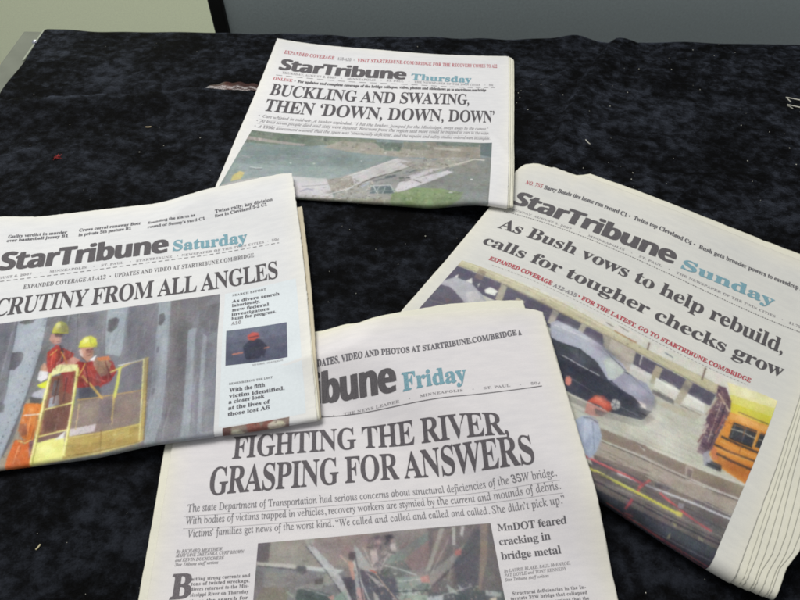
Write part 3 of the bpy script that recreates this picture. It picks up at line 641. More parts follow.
  ('l',(112,114,126),6.0,[(466,485),(586,496),(675,485)],1.0),
  ('l',(56,58,68),7.2,[(458,279),(475,373)],1.0),
  ('l',(56,58,68),7.1,[(500,303),(509,390)],1.0),
  ('l',(120,120,140),6.0,[(600,274),(681,330)],1.0),
  ('b',(238,232,228),(672,423),(6,-2),(1,10),0.8),
  ('l',(44,46,56),6.6,[(666,469),(692,461)],1.0),
  ('b',(40,42,52),(619,523),(12,-18),(3,17),0.4),
  ('b',(246,140,110),(572,509),(10,-3),(1,15),0.7),
  ('b',(176,70,56),(597,540),(10,-3),(1,13),0.5),
  ('l',(250,160,130),5.0,[(557,517),(592,518)],1.0),
  ('b',(216,150,138),(564,582),(6,-9),(4,16),0.6),
  ('b',(196,206,222),(582,693),(9,-13),(8,31),0.6),
  ('b',(132,146,172),(621,734),(6,-9),(10,40),0.5),
  ('l',(120,132,156),6.4,[(586,660),(625,796)],1.0),
  ('l',(196,206,220),6.4,[(568,671),(592,776)],1.0),
  ('b',(236,168,90),(934,192),(37,-4),(0,26),0.5),
  ('b',(180,100,44),(947,487),(30,-5),(0,28),0.5),
  ('b',(236,150,70),(955,416),(31,-5),(1,23),0.4),
  ('l',(168,96,44),6.8,[(881,267),(1008,232)],1.0),
  ('l',(240,180,100),5.7,[(886,434),(999,406)],1.0),
  ('l',(150,84,44),6.1,[(937,229),(951,396)],1.0),
  ('l',(100,104,110),6.8,[(911,259),(914,336)],1.0),
  ('l',(96,100,106),6.9,[(943,243),(945,333)],1.0),
  ('l',(240,178,96),8.7,[(976,233),(978,328)],1.0),
  ('l',(30,32,38),7.5,[(911,346),(977,336)],1.0),
  ('l',(40,40,46),7.9,[(884,532),(924,526)],1.0),
  ('b',(236,236,200),(908,37),(37,-4),(-1,34),0.6),
  ('b',(190,184,60),(954,141),(38,-3),(0,26),0.5),
  ('d',80,14.2,85,[(196,176,160),(60,44,58),(150,116,112),(210,196,184),(96,80,104)],[(826,85),(872,138),(886,290),(877,471),(848,494),(830,262)]),
  ('l',(60,46,60),8.1,[(873,451),(865,176)],1.0),
  ('l',(206,186,172),6.5,[(862,425),(851,164)],1.0),
  ('l',(190,110,90),8.2,[(871,361),(875,234)],1.0),
  ('l',(214,212,208),6.2,[(853,671),(1009,619)],1.0),
  ('l',(176,168,160),6.1,[(761,767),(915,729),(1017,711)],1.0),
  ('l',(84,80,84),6.0,[(655,895),(778,842),(1001,794)],1.0),
  ('l',(150,142,136),5.9,[(658,929),(786,878),(1004,834)],1.0),
  ('l',(66,66,76),7.3,[(790,896),(997,853)],1.0),
  ('l',(130,132,140),5.0,[(787,994),(1009,954)],1.0),
  ('l',(240,130,130),5.3,[(624,847),(718,818)],1.0),
  ('l',(236,232,140),5.2,[(653,886),(782,860)],1.0),
  ('b',(70,66,72),(769,805),(32,-4),(0,16),0.4),
  ('b',(150,140,130),(791,661),(38,-3),(0,23),0.4),
  ('b',(84,84,92),(947,803),(29,-3),(0,20),0.5),
  ('l',(120,112,100),8.3,[(164,78),(373,107)],1.0),
  ('b',(206,202,186),(230,66),(51,13),(2,25),0.4),
  ('d',30,15.6,86,[(160,152,130),(120,112,108),(206,202,190)],[(28,-10),(606,55),(607,119),(32,54)]),
  ('l',(206,202,190),7.8,[(681,208),(731,216)],1.0),
  ('l',(160,158,152),6.8,[(676,281),(735,293)],1.0),
  ('l',(160,158,150),6.7,[(757,292),(817,281)],1.0),
  ('b',(236,236,230),(710,229),(16,1),(0,19),0.6),
  ('b',(232,232,226),(789,228),(15,1),(0,19),0.6),
  ('b',(96,104,124),(469,349),(26,1),(1,28),0.5),
  ('b',(50,52,64),(557,493),(45,-7),(1,33),0.5),
  ('b',(210,214,224),(488,201),(27,6),(1,22),0.5),
  ('b',(170,172,190),(651,325),(15,5),(0,20),0.6),
  ('b',(88,88,104),(695,369),(6,-9),(7,34),0.5),
  ('b',(208,206,196),(706,526),(38,-21),(3,30),0.5),
  ('b',(154,150,140),(607,584),(54,-16),(2,25),0.5),
  ('b',(70,66,82),(520,207),(53,5),(0,22),0.4),
  ('b',(64,60,76),(746,181),(36,3),(0,26),0.4),
  ('b',(70,66,82),(311,120),(60,10),(2,31),0.4),
  ('b',(250,188,104),(915,200),(21,-2),(0,19),0.5),
  ('b',(170,92,36),(981,486),(26,-4),(0,22),0.5),
  ('b',(226,140,56),(918,397),(13,-16),(6,31),0.4),
  ('b',(80,50,64),(859,295),(15,-2),(1,74),0.4),
  ('b',(150,110,104),(849,152),(10,-1),(0,39),0.5),
  ('b',(60,48,60),(862,452),(11,-14),(5,25),0.5),
  ('b',(170,184,208),(589,740),(10,-15),(12,50),0.4),
  ('b',(252,130,96),(568,515),(12,-3),(1,16),0.6),
  ('b',(150,60,50),(604,545),(6,-9),(2,11),0.6),
  ('b',(150,138,124),(679,649),(37,-12),(0,18),0.4),
  ('b',(110,98,90),(789,651),(38,-7),(0,17),0.4),
  ('b',(110,100,94),(945,610),(29,-3),(-1,22),0.4),
  ('b',(140,128,118),(689,808),(32,-12),(1,22),0.4),
  ('b',(76,72,78),(684,903),(28,-11),(1,21),0.5),
  ('b',(120,112,108),(913,846),(38,-8),(0,25),0.4),
  ('b',(54,56,66),(807,966),(67,-4),(-1,30),0.4),
 ]),
 ('fri','photograph','printed photo of rescuers and twisted wreckage',[(763, 1704), (2412, 1688), (2419, 2330), (755, 2309)],(136, 128, 127),[
  ('p',(108,100,104),[(0,-6),(56,-5),(53,231),(-2,219)],1.0),
  ('p',(148,143,136),[(56,-5),(206,-7),(275,311),(197,305),(53,231)],1.0),
  ('p',(150,138,136),[(215,-5),(423,-3),(420,363),(327,321),(238,69)],1.0),
  ('p',(150,132,130),[(327,-3),(493,3),(481,202),(370,221)],0.7),
  ('p',(127,127,130),[(-10,250),(378,396),(374,1065),(-9,998)],1.0),
  ('p',(142,138,130),[(47,328),(198,381),(166,501),(43,497)],0.6),
  ('p',(112,104,106),[(-8,294),(38,326),(38,619),(-6,610)],0.6),
  ('p',(122,116,106),[(34,484),(148,508),(139,680),(5,652)],1.0),
  ('p',(182,180,172),[(3,209),(175,279),(171,321),(4,249)],1.0),
  ('p',(186,190,190),[(210,297),(374,374),(352,408),(211,340)],1.0),
  ('p',(98,96,102),[(179,290),(215,309),(220,375),(194,391),(176,344)],1.0),
  ('p',(150,150,150),[(166,522),(285,462),(348,454),(335,514),(209,572)],1.0),
  ('p',(92,88,88),[(251,455),(285,441),(285,504),(251,508)],1.0),
  ('p',(156,152,144),[(293,400),(344,432),(319,511),(285,483)],0.8),
  ('p',(166,168,160),[(201,-13),(246,-14),(243,81),(216,87)],1.0),
  ('p',(182,184,186),[(216,87),(247,94),(327,332),(373,511),(417,712),(384,706),(306,392)],1.0),
  ('l',(94,94,104),7.7,[(212,86),(301,381),(380,685)],1.0),
  ('p',(84,96,96),[(179,545),(213,527),(323,624),(311,791),(170,765)],1.0),
  ('l',(170,176,172),6.6,[(196,528),(252,576),(310,632)],1.0),
  ('l',(150,160,150),10.5,[(136,557),(168,615)],1.0),
  ('p',(150,176,160),[(327,655),(377,584),(392,707),(327,735)],0.7),
  ('p',(196,150,144),[(306,642),(331,626),(327,696)],1.0),
  ('p',(90,88,98),[(361,456),(411,456),(440,736),(408,730)],1.0),
  ('p',(196,152,138),[(387,280),(412,307),(427,491),(406,476)],1.0),
  ('p',(162,166,166),[(412,350),(441,388),(460,739),(424,733)],1.0),
  ('p',(194,154,154),[(422,562),(447,577),(468,760),(428,753)],1.0),
  ('p',(164,168,164),[(418,110),(443,194),(498,432),(453,391),(412,329)],1.0),
  ('p',(94,86,92),[(392,182),(424,196),(417,286),(395,271)],1.0),
  ('l',(196,166,156),9.6,[(357,219),(383,290)],1.0),
  ('l',(150,120,130),8.3,[(388,136),(396,205)],1.0),
  ('p',(92,92,102),[(437,387),(502,433),(557,381),(592,574),(585,818),(460,797)],1.0),
  ('p',(174,168,168),[(461,424),(485,461),(536,573),(516,586)],1.0),
  ('p',(170,168,168),[(487,605),(506,668),(520,769),(496,765)],1.0),
  ('p',(120,108,112),[(475,44),(586,38),(588,271),(537,366),(479,311)],0.7),
  ('d',70,21.0,13,[(178,164,166),(96,86,94),(150,130,130),(186,172,172),(80,76,88)],[(475,67),(599,52),(591,314),(549,515),(486,398)]),
  ('p',(184,168,168),[(485,203),(511,187),(517,308),(487,366)],1.0),
  ('p',(190,178,178),[(567,145),(592,129),(594,218),(573,213)],1.0),
  ('p',(90,84,92),[(548,40),(582,37),(580,104),(555,120)],1.0),
  ('p',(138,118,118),[(604,165),(760,80),(718,404),(648,442),(620,320)],1.0),
  ('p',(125,133,131),[(529,333),(733,40),(804,11),(586,377)],1.0),
  ('p',(104,110,110),[(528,385),(620,320),(648,452),(598,524),(534,491)],0.7),
  ('l',(182,160,144),8.0,[(494,410),(532,552),(591,761)],1.0),
  ('l',(190,194,194),6.7,[(529,354),(597,411),(667,487)],1.0),
  ('p',(140,152,146),[(582,501),(714,496),(719,656),(590,653)],1.0),
  ('p',(168,176,174),[(591,624),(693,622),(678,698),(608,696)],1.0),
  ('p',(150,166,156),[(593,684),(725,686),(722,763),(599,753)],1.0),
  ('p',(90,104,100),[(659,596),(723,568),(726,667),(687,680)],0.7),
  ('d',50,26.1,23,[(166,176,170),(98,106,104),(136,146,140),(120,110,112)],[(582,521),(807,582),(795,811),(582,779)]),
  ('p',(112,106,108),[(734,17),(1007,-12),(996,956),(773,937),(719,646)],1.0),
  ('p',(140,124,122),[(753,45),(836,30),(780,354),(730,406)],0.7),
  ('p',(162,158,152),[(783,22),(803,22),(724,447),(703,463)],1.0),
  ('p',(176,174,172),[(835,14),(849,15),(839,206),(826,214)],1.0),
  ('p',(184,184,182),[(876,12),(889,12),(875,127),(864,102)],1.0),
  ('p',(112,116,120),[(835,205),(858,221),(833,237)],1.0),
  ('p',(142,137,134),[(692,542),(910,144),(919,189),(721,607)],1.0),
  ('p',(96,96,104),[(912,101),(951,54),(913,655),(821,682),(825,383)],1.0),
  ('p',(140,126,118),[(954,6),(986,2),(957,384),(911,674),(904,654),(937,278)],1.0),
  ('p',(178,112,112),[(831,269),(862,254),(855,315),(832,322)],1.0),
  ('p',(186,132,126),[(682,510),(714,496),(719,567),(683,571)],1.0),
  ('p',(92,98,102),[(707,664),(1003,684),(990,1127),(669,1104)],1.0),
  ('p',(164,170,170),[(930,677),(987,701),(987,748),(927,723)],1.0),
  ('p',(166,170,166),[(783,598),(804,640),(823,701),(787,677)],1.0),
  ('p',(170,172,172),[(825,604),(842,646),(832,683)],1.0),
  ('p',(200,190,170),[(943,753),(969,746),(961,810),(935,808)],1.0),
  ('p',(176,182,184),[(701,711),(763,702),(760,759),(699,759)],1.0),
  ('p',(140,134,128),[(803,358),(825,383),(806,602),(784,578)],0.6),
  ('b',(160,152,146),(132,125),(54,12),(2,90),0.5),
  ('b',(120,112,110),(327,89),(70,16),(0,67),0.4),
  ('b',(108,104,108),(199,466),(86,17),(1,63),0.4),
  ('b',(160,158,158),(327,471),(25,5),(0,41),0.5),
  ('b',(98,92,98),(640,196),(57,13),(-3,86),0.4),
  ('b',(150,126,124),(671,246),(41,9),(-2,64),0.4),
  ('b',(88,86,94),(871,472),(38,6),(-9,157),0.5),
  ('b',(128,118,116),(787,196),(32,6),(-4,85),0.4),
  ('h',120,(35,12),4.7,0.1,91,[(0,6),(415,-5),(409,690),(12,613)]),
  ('h',120,(24,-70),4.6,0.14,92,[(423,9),(998,8),(981,775),(449,698)]),
  ('h',40,(22,95),4.0,0.14,93,[(206,4),(256,15),(409,690),(368,683)]),
  ('d',90,15.1,94,[(200,196,190),(76,74,82),(160,150,146),(120,136,128),(190,150,138),(96,100,104)],[(391,226),(621,278),(688,641),(684,757),(409,710)]),
  ('d',60,13.1,95,[(186,190,186),(84,88,92),(140,150,146),(190,160,150)],[(615,476),(992,636),(987,794),(607,744)]),
  ('d',40,10.9,96,[(190,186,180),(100,94,96),(150,140,136)],[(19,300),(390,420),(388,687),(12,613)]),
  ('l',(206,204,200),6.1,[(412,296),(473,722)],1.0),
  ('l',(196,190,186),5.5,[(456,152),(502,443)],1.0),
  ('l',(70,68,78),6.9,[(421,233),(449,717)],1.0),
  ('l',(190,186,182),5.4,[(555,263),(519,426)],1.0),
  ('l',(206,202,198),5.2,[(589,543),(709,525)],1.0),
  ('l',(70,72,80),6.4,[(578,641),(719,646)],1.0),
  ('l',(176,170,166),5.2,[(726,488),(814,147)],1.0),
  ('l',(80,78,86),6.4,[(729,609),(920,232)],1.0),
  ('l',(160,154,150),4.5,[(793,560),(834,216)],1.0),
  ('l',(196,194,192),5.0,[(747,709),(880,632)],1.0),
  ('l',(76,74,80),6.9,[(9,254),(180,334)],1.0),
  ('l',(204,202,198),4.8,[(214,302),(361,376)],1.0),
  ('b',(226,190,172),(517,100),(10,2),(-1,26),0.7),
  ('b',(70,64,72),(514,54),(12,3),(-1,22),0.6),
  ('b',(200,180,180),(493,249),(13,3),(-1,54),0.5),
  ('b',(206,190,188),(579,170),(10,3),(-1,33),0.6),
  ('b',(60,58,66),(564,66),(15,4),(0,27),0.7),
  ('b',(216,176,160),(576,103),(8,2),(0,20),0.6),
  ('l',(206,90,80),8.0,[(478,396),(506,434)],1.0),
  ('b',(200,120,112),(693,522),(12,2),(-1,20),0.6),
 ]),
]

PW=.312
H0={'thu':.285,'sat':.279,'fri':.289,'sun':.2845}
def basis(u,v):
    u=(u-.156)/.156; v=(v-.136)/.136
    return np.stack([1+0*u,u,v,u*v,u*u,v*v,u*u*v,u*v*v,u**3,v**3],-1)
def XY(n,u,v):
    d=PAGES[n]; b=basis(u,v); uu=u+b@np.array(d['cu']); vv=v+b@np.array(d['cv'])
    return d['O'][0]+d['U'][0]*uu+d['V'][0]*vv, d['O'][1]+d['U'][1]*uu+d['V'][1]*vv
def P3(n,u,v,frac=1.0,off=0.0):
    """page coordinates -> world; frac 1 is the outermost leaf, 0 the middle of the folded paper; v past H0 runs round the fold"""
    u=np.asarray(u,float); v=np.asarray(v,float); u,v=np.broadcast_arrays(u,v)
    h0=H0[n]; vd=np.array(PAGES[n]['V'])
    xe,ye=XY(n,u,np.full_like(v,h0)); rr=np.maximum(own(n,xe,ye)/2,.0015)
    ex=np.maximum(v-h0,0)
    phi=np.minimum(ex/rr,math.pi); back=np.maximum(ex-math.pi*rr,0)
    x,y=XY(n,u,np.minimum(v,h0)-back)
    half=(own(n,x,y)+wave(n,x,y))/2
    c=support(n,x,y)+.001+half
    r=half*frac+off
    x=x+vd[0]*np.sin(phi)*r; y=y+vd[1]*np.sin(phi)*r
    return np.stack([x,y,c+r*np.cos(phi)],-1)
# ---------------------------------------------------------------- helpers
def thing(name,label,cat,loc=(0,0,0),group=None):
    o=bpy.data.objects.new(name,None); C.objects.link(o); o.location=loc; o.empty_display_size=.02
    o['label']=label; o['category']=cat
    if group: o['group']=group
    return o
def tag(o,label=None,cat=None,group=None,kind=None):
    for k,v in (('label',label),('category',cat),('group',group),('kind',kind)):
        if v: o[k]=v
    return o
def root_of(p):
    while p.parent: p=p.parent
    return p
def mesh_obj(name,verts,faces,mats,parent=None,smooth=True,mi=None,uv=None,attr=None):
    verts=np.asarray(verts,float)
    if parent is not None: verts=verts-np.array(root_of(parent).location)
    me=bpy.data.meshes.new(name); me.from_pydata(verts.tolist(),[],[list(map(int,f)) for f in faces])
    for m in (mats if isinstance(mats,(list,tuple)) else [mats]): me.materials.append(m)
    if mi is not None: me.polygons.foreach_set('material_index',np.asarray(mi,np.int32))
    me.polygons.foreach_set('use_smooth',np.full(len(me.polygons),smooth))
    if uv is not None:
        l=me.uv_layers.new(name='page'); vi=np.zeros(len(me.loops),np.int32); me.loops.foreach_get('vertex_index',vi)
        l.data.foreach_set('uv',np.asarray(uv)[vi].ravel())
    if attr is not None:
        for k,a in attr.items():
            if a.ndim==1: me.attributes.new(k,'FLOAT','POINT').data.foreach_set('value',a.astype(np.float32))
            else: me.attributes.new(k,'FLOAT_COLOR','POINT').data.foreach_set('color',a.astype(np.float32).ravel())
    me.update()
    o=bpy.data.objects.new(name,me); C.objects.link(o)
    if parent is not None: o.parent=parent
    return o
def grid_faces(nx,ny):
    i=np.arange(nx-1); j=np.arange(ny-1); I,J=np.meshgrid(i,j); a=(J*nx+I).ravel()
    return np.stack([a,a+nx,a+nx+1,a+1],-1)
def lin(c):
    c=np.asarray(c,float)/255; return np.where(c<=.04045,c/12.92,((c+.055)/1.055)**2.4)
def hexrgb(h): return np.array(h,float)
def nodes(name):
    m=bpy.data.materials.new(name); m.use_nodes=True; nt=m.node_tree; return m,nt,nt.nodes['Principled BSDF']
def N(nt,t,**k):
    n=nt.nodes.new(t)
    for a,b in k.items():
        if a in n.inputs: n.inputs[a].default_value=b
        else: setattr(n,a,b)
    return n
def ramp(nt,src,stops):
    r=nt.nodes.new('ShaderNodeValToRGB'); e=r.color_ramp.elements
    while len(e)<len(stops): e.new(.5)
    for q,(p,c) in zip(e,stops): q.position=p; q.color=tuple(c)+(1,) if len(c)==3 else c
    nt.links.new(src,r.inputs[0]); return r
# ---------------------------------------------------------------- materials
def paper(name,mid,edge,grain=1.0):
    m,nt,b=nodes(name); L=nt.links.new
    at=N(nt,'ShaderNodeAttribute',attribute_name='edge'); uv=N(nt,'ShaderNodeUVMap',uv_map='page')
    n1=N(nt,'ShaderNodeTexNoise'); n1.inputs['Scale'].default_value=9; n1.inputs['Detail'].default_value=4; L(uv.outputs[0],n1.inputs['Vector'])
    ad=N(nt,'ShaderNodeMath',operation='ADD'); mu=N(nt,'ShaderNodeMath',operation='MULTIPLY_ADD')
    L(n1.outputs[0],mu.inputs[0]); mu.inputs[1].default_value=.5; mu.inputs[2].default_value=-.25
    L(at.outputs['Fac'],ad.inputs[0]); L(mu.outputs[0],ad.inputs[1])
    mid,edge=lin(mid),lin(edge)
    rp=ramp(nt,ad.outputs[0],[(.05,edge),(.35,mid*.6+edge*.4),(.8,mid)])
    # show-through of the printing on the other side of the leaf
    mp=N(nt,'ShaderNodeMapping'); mp.inputs['Scale'].default_value=(55,230,1); L(uv.outputs[0],mp.inputs[0])
    n2=N(nt,'ShaderNodeTexNoise'); n2.inputs['Scale'].default_value=1; n2.inputs['Detail'].default_value=5; n2.inputs['Roughness'].default_value=.65; L(mp.outputs[0],n2.inputs['Vector'])
    mp3=N(nt,'ShaderNodeMapping'); mp3.inputs['Scale'].default_value=(11,14,1); L(uv.outputs[0],mp3.inputs[0])
    n3=N(nt,'ShaderNodeTexNoise'); n3.inputs['Scale'].default_value=1; n3.inputs['Detail'].default_value=2; L(mp3.outputs[0],n3.inputs['Vector'])
    r2=ramp(nt,n2.outputs[0],[(.38,(.90,.905,.92)),(.62,(1,1,1))])
    r3=ramp(nt,n3.outputs[0],[(.35,(.94,.948,.962)),(.65,(1,1,1))])
    x1=N(nt,'ShaderNodeMix',data_type='RGBA',blend_type='MULTIPLY'); x1.inputs[0].default_value=.55*grain; L(rp.outputs[0],x1.inputs[6]); L(r2.outputs[0],x1.inputs[7])
    x2=N(nt,'ShaderNodeMix',data_type='RGBA',blend_type='MULTIPLY'); x2.inputs[0].default_value=1; L(x1.outputs[2],x2.inputs[6]); L(r3.outputs[0],x2.inputs[7])
    n4=N(nt,'ShaderNodeTexNoise'); n4.inputs['Scale'].default_value=1100; n4.inputs['Detail'].default_value=3; L(uv.outputs[0],n4.inputs['Vector'])
    r4=ramp(nt,n4.outputs[0],[(.3,(.93,.93,.93)),(.7,(1.0,1.0,1.0))])
    x3=N(nt,'ShaderNodeMix',data_type='RGBA',blend_type='MULTIPLY'); x3.inputs[0].default_value=.8; L(x2.outputs[2],x3.inputs[6]); L(r4.outputs[0],x3.inputs[7])
    L(x3.outputs[2],b.inputs['Base Color']); b.inputs['Roughness'].default_value=.88; b.inputs['Specular IOR Level'].default_value=.2
    n5=N(nt,'ShaderNodeTexNoise'); n5.inputs['Scale'].default_value=26; n5.inputs['Detail'].default_value=6; L(uv.outputs[0],n5.inputs['Vector'])
    bp=N(nt,'ShaderNodeBump'); bp.inputs['Strength'].default_value=.30; bp.inputs['Distance'].default_value=.0022; L(n5.outputs[0],bp.inputs['Height']); L(bp.outputs[0],b.inputs['Normal'])
    return m
INK={}
def ink(h):
    if h in INK: return INK[h]
    m,nt,b=nodes('ink_%d_%d_%d'%tuple(h)); L=nt.links.new
    tc=N(nt,'ShaderNodeTexCoord'); n=N(nt,'ShaderNodeTexNoise'); n.inputs['Scale'].default_value=1300; n.inputs['Detail'].default_value=2; L(tc.outputs['Object'],n.inputs['Vector'])
    c=lin(hexrgb(h)); r=ramp(nt,n.outputs[0],[(.3,np.minimum(c*.82,1)),(.72,np.minimum(c*1.3+.01,1))])
    L(r.outputs[0],b.inputs['Base Color']); b.inputs['Roughness'].default_value=.85; b.inputs['Specular IOR Level'].default_value=.2
    INK[h]=m; return m
def halftone():
    m,nt,b=nodes('printed_picture'); L=nt.links.new
    at=N(nt,'ShaderNodeAttribute',attribute_name='print'); L(at.outputs['Color'],b.inputs['Base Color'])
    b.inputs['Roughness'].default_value=.8; b.inputs['Specular IOR Level'].default_value=.25
    return m
PRINT=halftone()
# ---------------------------------------------------------------- lettering
def mp(s,up,lo,dg):
    o=''
    for ch in s:
        if 'A'<=ch<='Z': o+=chr(up+ord(ch)-65)
        elif 'a'<=ch<='z': o+='\u210e' if (lo==0x1D44E and ch=='h') else chr(lo+ord(ch)-97)
        elif '0'<=ch<='9' and dg: o+=chr(dg+ord(ch)-48)
        else: o+=ch
    return o
BS=(0x1D400,0x1D41A,0x1D7CE); IT=(0x1D434,0x1D44E,0x1D7CE); SB=(0x1D5D4,0x1D5EE,0x1D7EC)
#        alphabet, extra weight copies (dx,dy in cap heights), shear, letter spacing
STYLE={'head':(BS,[(0,.012),(0,-.012)],0,.93),'plainhead':(BS,[],0,.93),'lowhead':(BS,[(.01,.01),(-.01,-.01)],0,.95),'slab':(BS,[(.02,.035),(-.02,-.035),(.03,0)],0,1.0),
 'bser':(BS,[(.015,.02),(-.015,-.02)],0,.97),'deck':(IT,[(.014,.008)],-.32,1.0),'ital':(IT,[(.02,.012)],0,1),'cap':(BS,[],0,1.05),
 'mast':(SB,[(.03,.012),(-.03,-.012),(.045,0),(-.045,0)],0,.93)}
def glyph_mesh(s,alpha,shear,space,res):
    c=bpy.data.curves.new('lettering','FONT'); c.body=mp(s,*alpha); c.shear=shear; c.space_character=space; c.resolution_u=res
    o=bpy.data.objects.new('lettering',c); C.objects.link(o)
    bpy.context.view_layer.update()
    me=bpy.data.meshes.new_from_object(o.evaluated_get(bpy.context.evaluated_depsgraph_get()))
    v=np.zeros(len(me.vertices)*3); me.vertices.foreach_get('co',v); v=v.reshape(-1,3)[:,:2]
    f=[tuple(p.vertices) for p in me.polygons]
    bpy.data.objects.remove(o); bpy.data.curves.remove(c); bpy.data.meshes.remove(me)
    return v,f
CAPH={}
def cap_height(alpha):
    if alpha not in CAPH:
        v,_=glyph_mesh('H',alpha,0,1,3); CAPH[alpha]=v[:,1].max()
    return CAPH[alpha]
def set_text(n,s,style,cap,pts):
    alpha,extra,shear,space=STYLE[style]
    res=4 if cap>.01 else (2 if cap>.003 else 1)
    v,f=glyph_mesh(s,alpha,shear,space,res)
    ch=cap_height(alpha); x0,x1=v[:,0].min(),v[:,0].max()
    p=np.array(pts)/1e4
    deg=min(2,len(p)-1); co=np.polyfit(p[:,0],p[:,1],deg)
    us=p[0,0]; ue=p[-1,0]
    t=(v[:,0]-x0)/(x1-x0); yy=v[:,1]/ch
    V=[];F=[]
    for k,(dx,dy) in enumerate([(0,0)]+extra):
        u=us+t*(ue-us)+dx*cap; vv=np.polyval(co,us+t*(ue-us))-(yy+dy)*cap
        F+=[tuple(i+k*len(v) for i in q) for q in f]
        V.append(P3(n,u,vv,1,.00022+.000012*k))
    return np.concatenate(V),F
def set_rule(n,pts,width,dash):
    p=np.array(pts)/1e4; w=width/1e4; d=dash/1e4
    co=np.polyfit(p[:,0],p[:,1],min(3,len(p)-1)); V=[];F=[]
    us=p[0,0]; ue=p[-1,0]; step=d if d else .004; k=0; u=us
    while u<ue-1e-6:
        e=min(u+(step*.62 if d else step),ue); a=np.array([u,e,e,u]); b=np.polyval(co,a)+np.array([-w/2,-w/2,w/2,w/2])
        V.append(P3(n,a,b,1,.00022)); F.append(tuple(range(k,k+4))); k+=4; u+=step
    return np.concatenate(V),F
# ---------------------------------------------------------------- printed pictures, painted into vertex colours
def fill(img,poly,col,a):
    h,w,_=img.shape; P=np.array(poly,float)
    x0,x1=int(max(0,math.floor(P[:,0].min()))),int(min(w,math.ceil(P[:,0].max())+1)); y0,y1=int(max(0,math.floor(P[:,1].min()))),int(min(h,math.ceil(P[:,1].max())+1))
    if x0>=x1 or y0>=y1: return
    X,Y=np.meshgrid(np.arange(x0,x1)+.5,np.arange(y0,y1)+.5); ins=np.zeros(X.shape,bool)
    for i in range(len(P)):
        (ax,ay),(bx,by)=P[i],P[i-1]
        if ay==by: continue
        ins^=((ay>Y)!=(by>Y))&(X<(bx-ax)*(Y-ay)/(by-ay)+ax)
    r=img[y0:y1,x0:x1]; r[ins]=r[ins]*(1-a)+col*a
def line_poly(pts,w):
    P=np.array(pts,float); out=[]
    for a,b in zip(P[:-1],P[1:]):
        d=b-a; l=np.hypot(*d)
        if l<1e-6: continue
        d/=l; nn=np.array([-d[1],d[0]])*w/2; e=d*w*.2
        out.append([a-e+nn,b+e+nn,b+e-nn,a-e-nn])
    return out
def blur(a,k):
    for ax in (0,1):
        p=np.pad(a,[(k,k) if i==ax else (0,0) for i in range(a.ndim)],mode='edge')
        a=sum(np.take(p,range(i,i+a.shape[ax]),axis=ax) for i in range(2*k+1))/(2*k+1)
    return a
def vnoise(rng,h,w,cell):
    g=rng.standard_normal((h//cell+3,w//cell+3)); y=np.arange(h)/cell; x=np.arange(w)/cell
    yi=y.astype(int); xi=x.astype(int); fy=(y-yi)[:,None]; fx=(x-xi)[None]
    fy=fy*fy*(3-2*fy); fx=fx*fx*(3-2*fx)
    return (g[yi][:,xi]*(1-fy)*(1-fx)+g[yi+1][:,xi]*fy*(1-fx)+g[yi][:,xi+1]*(1-fy)*fx+g[yi+1][:,xi+1]*fy*fx)
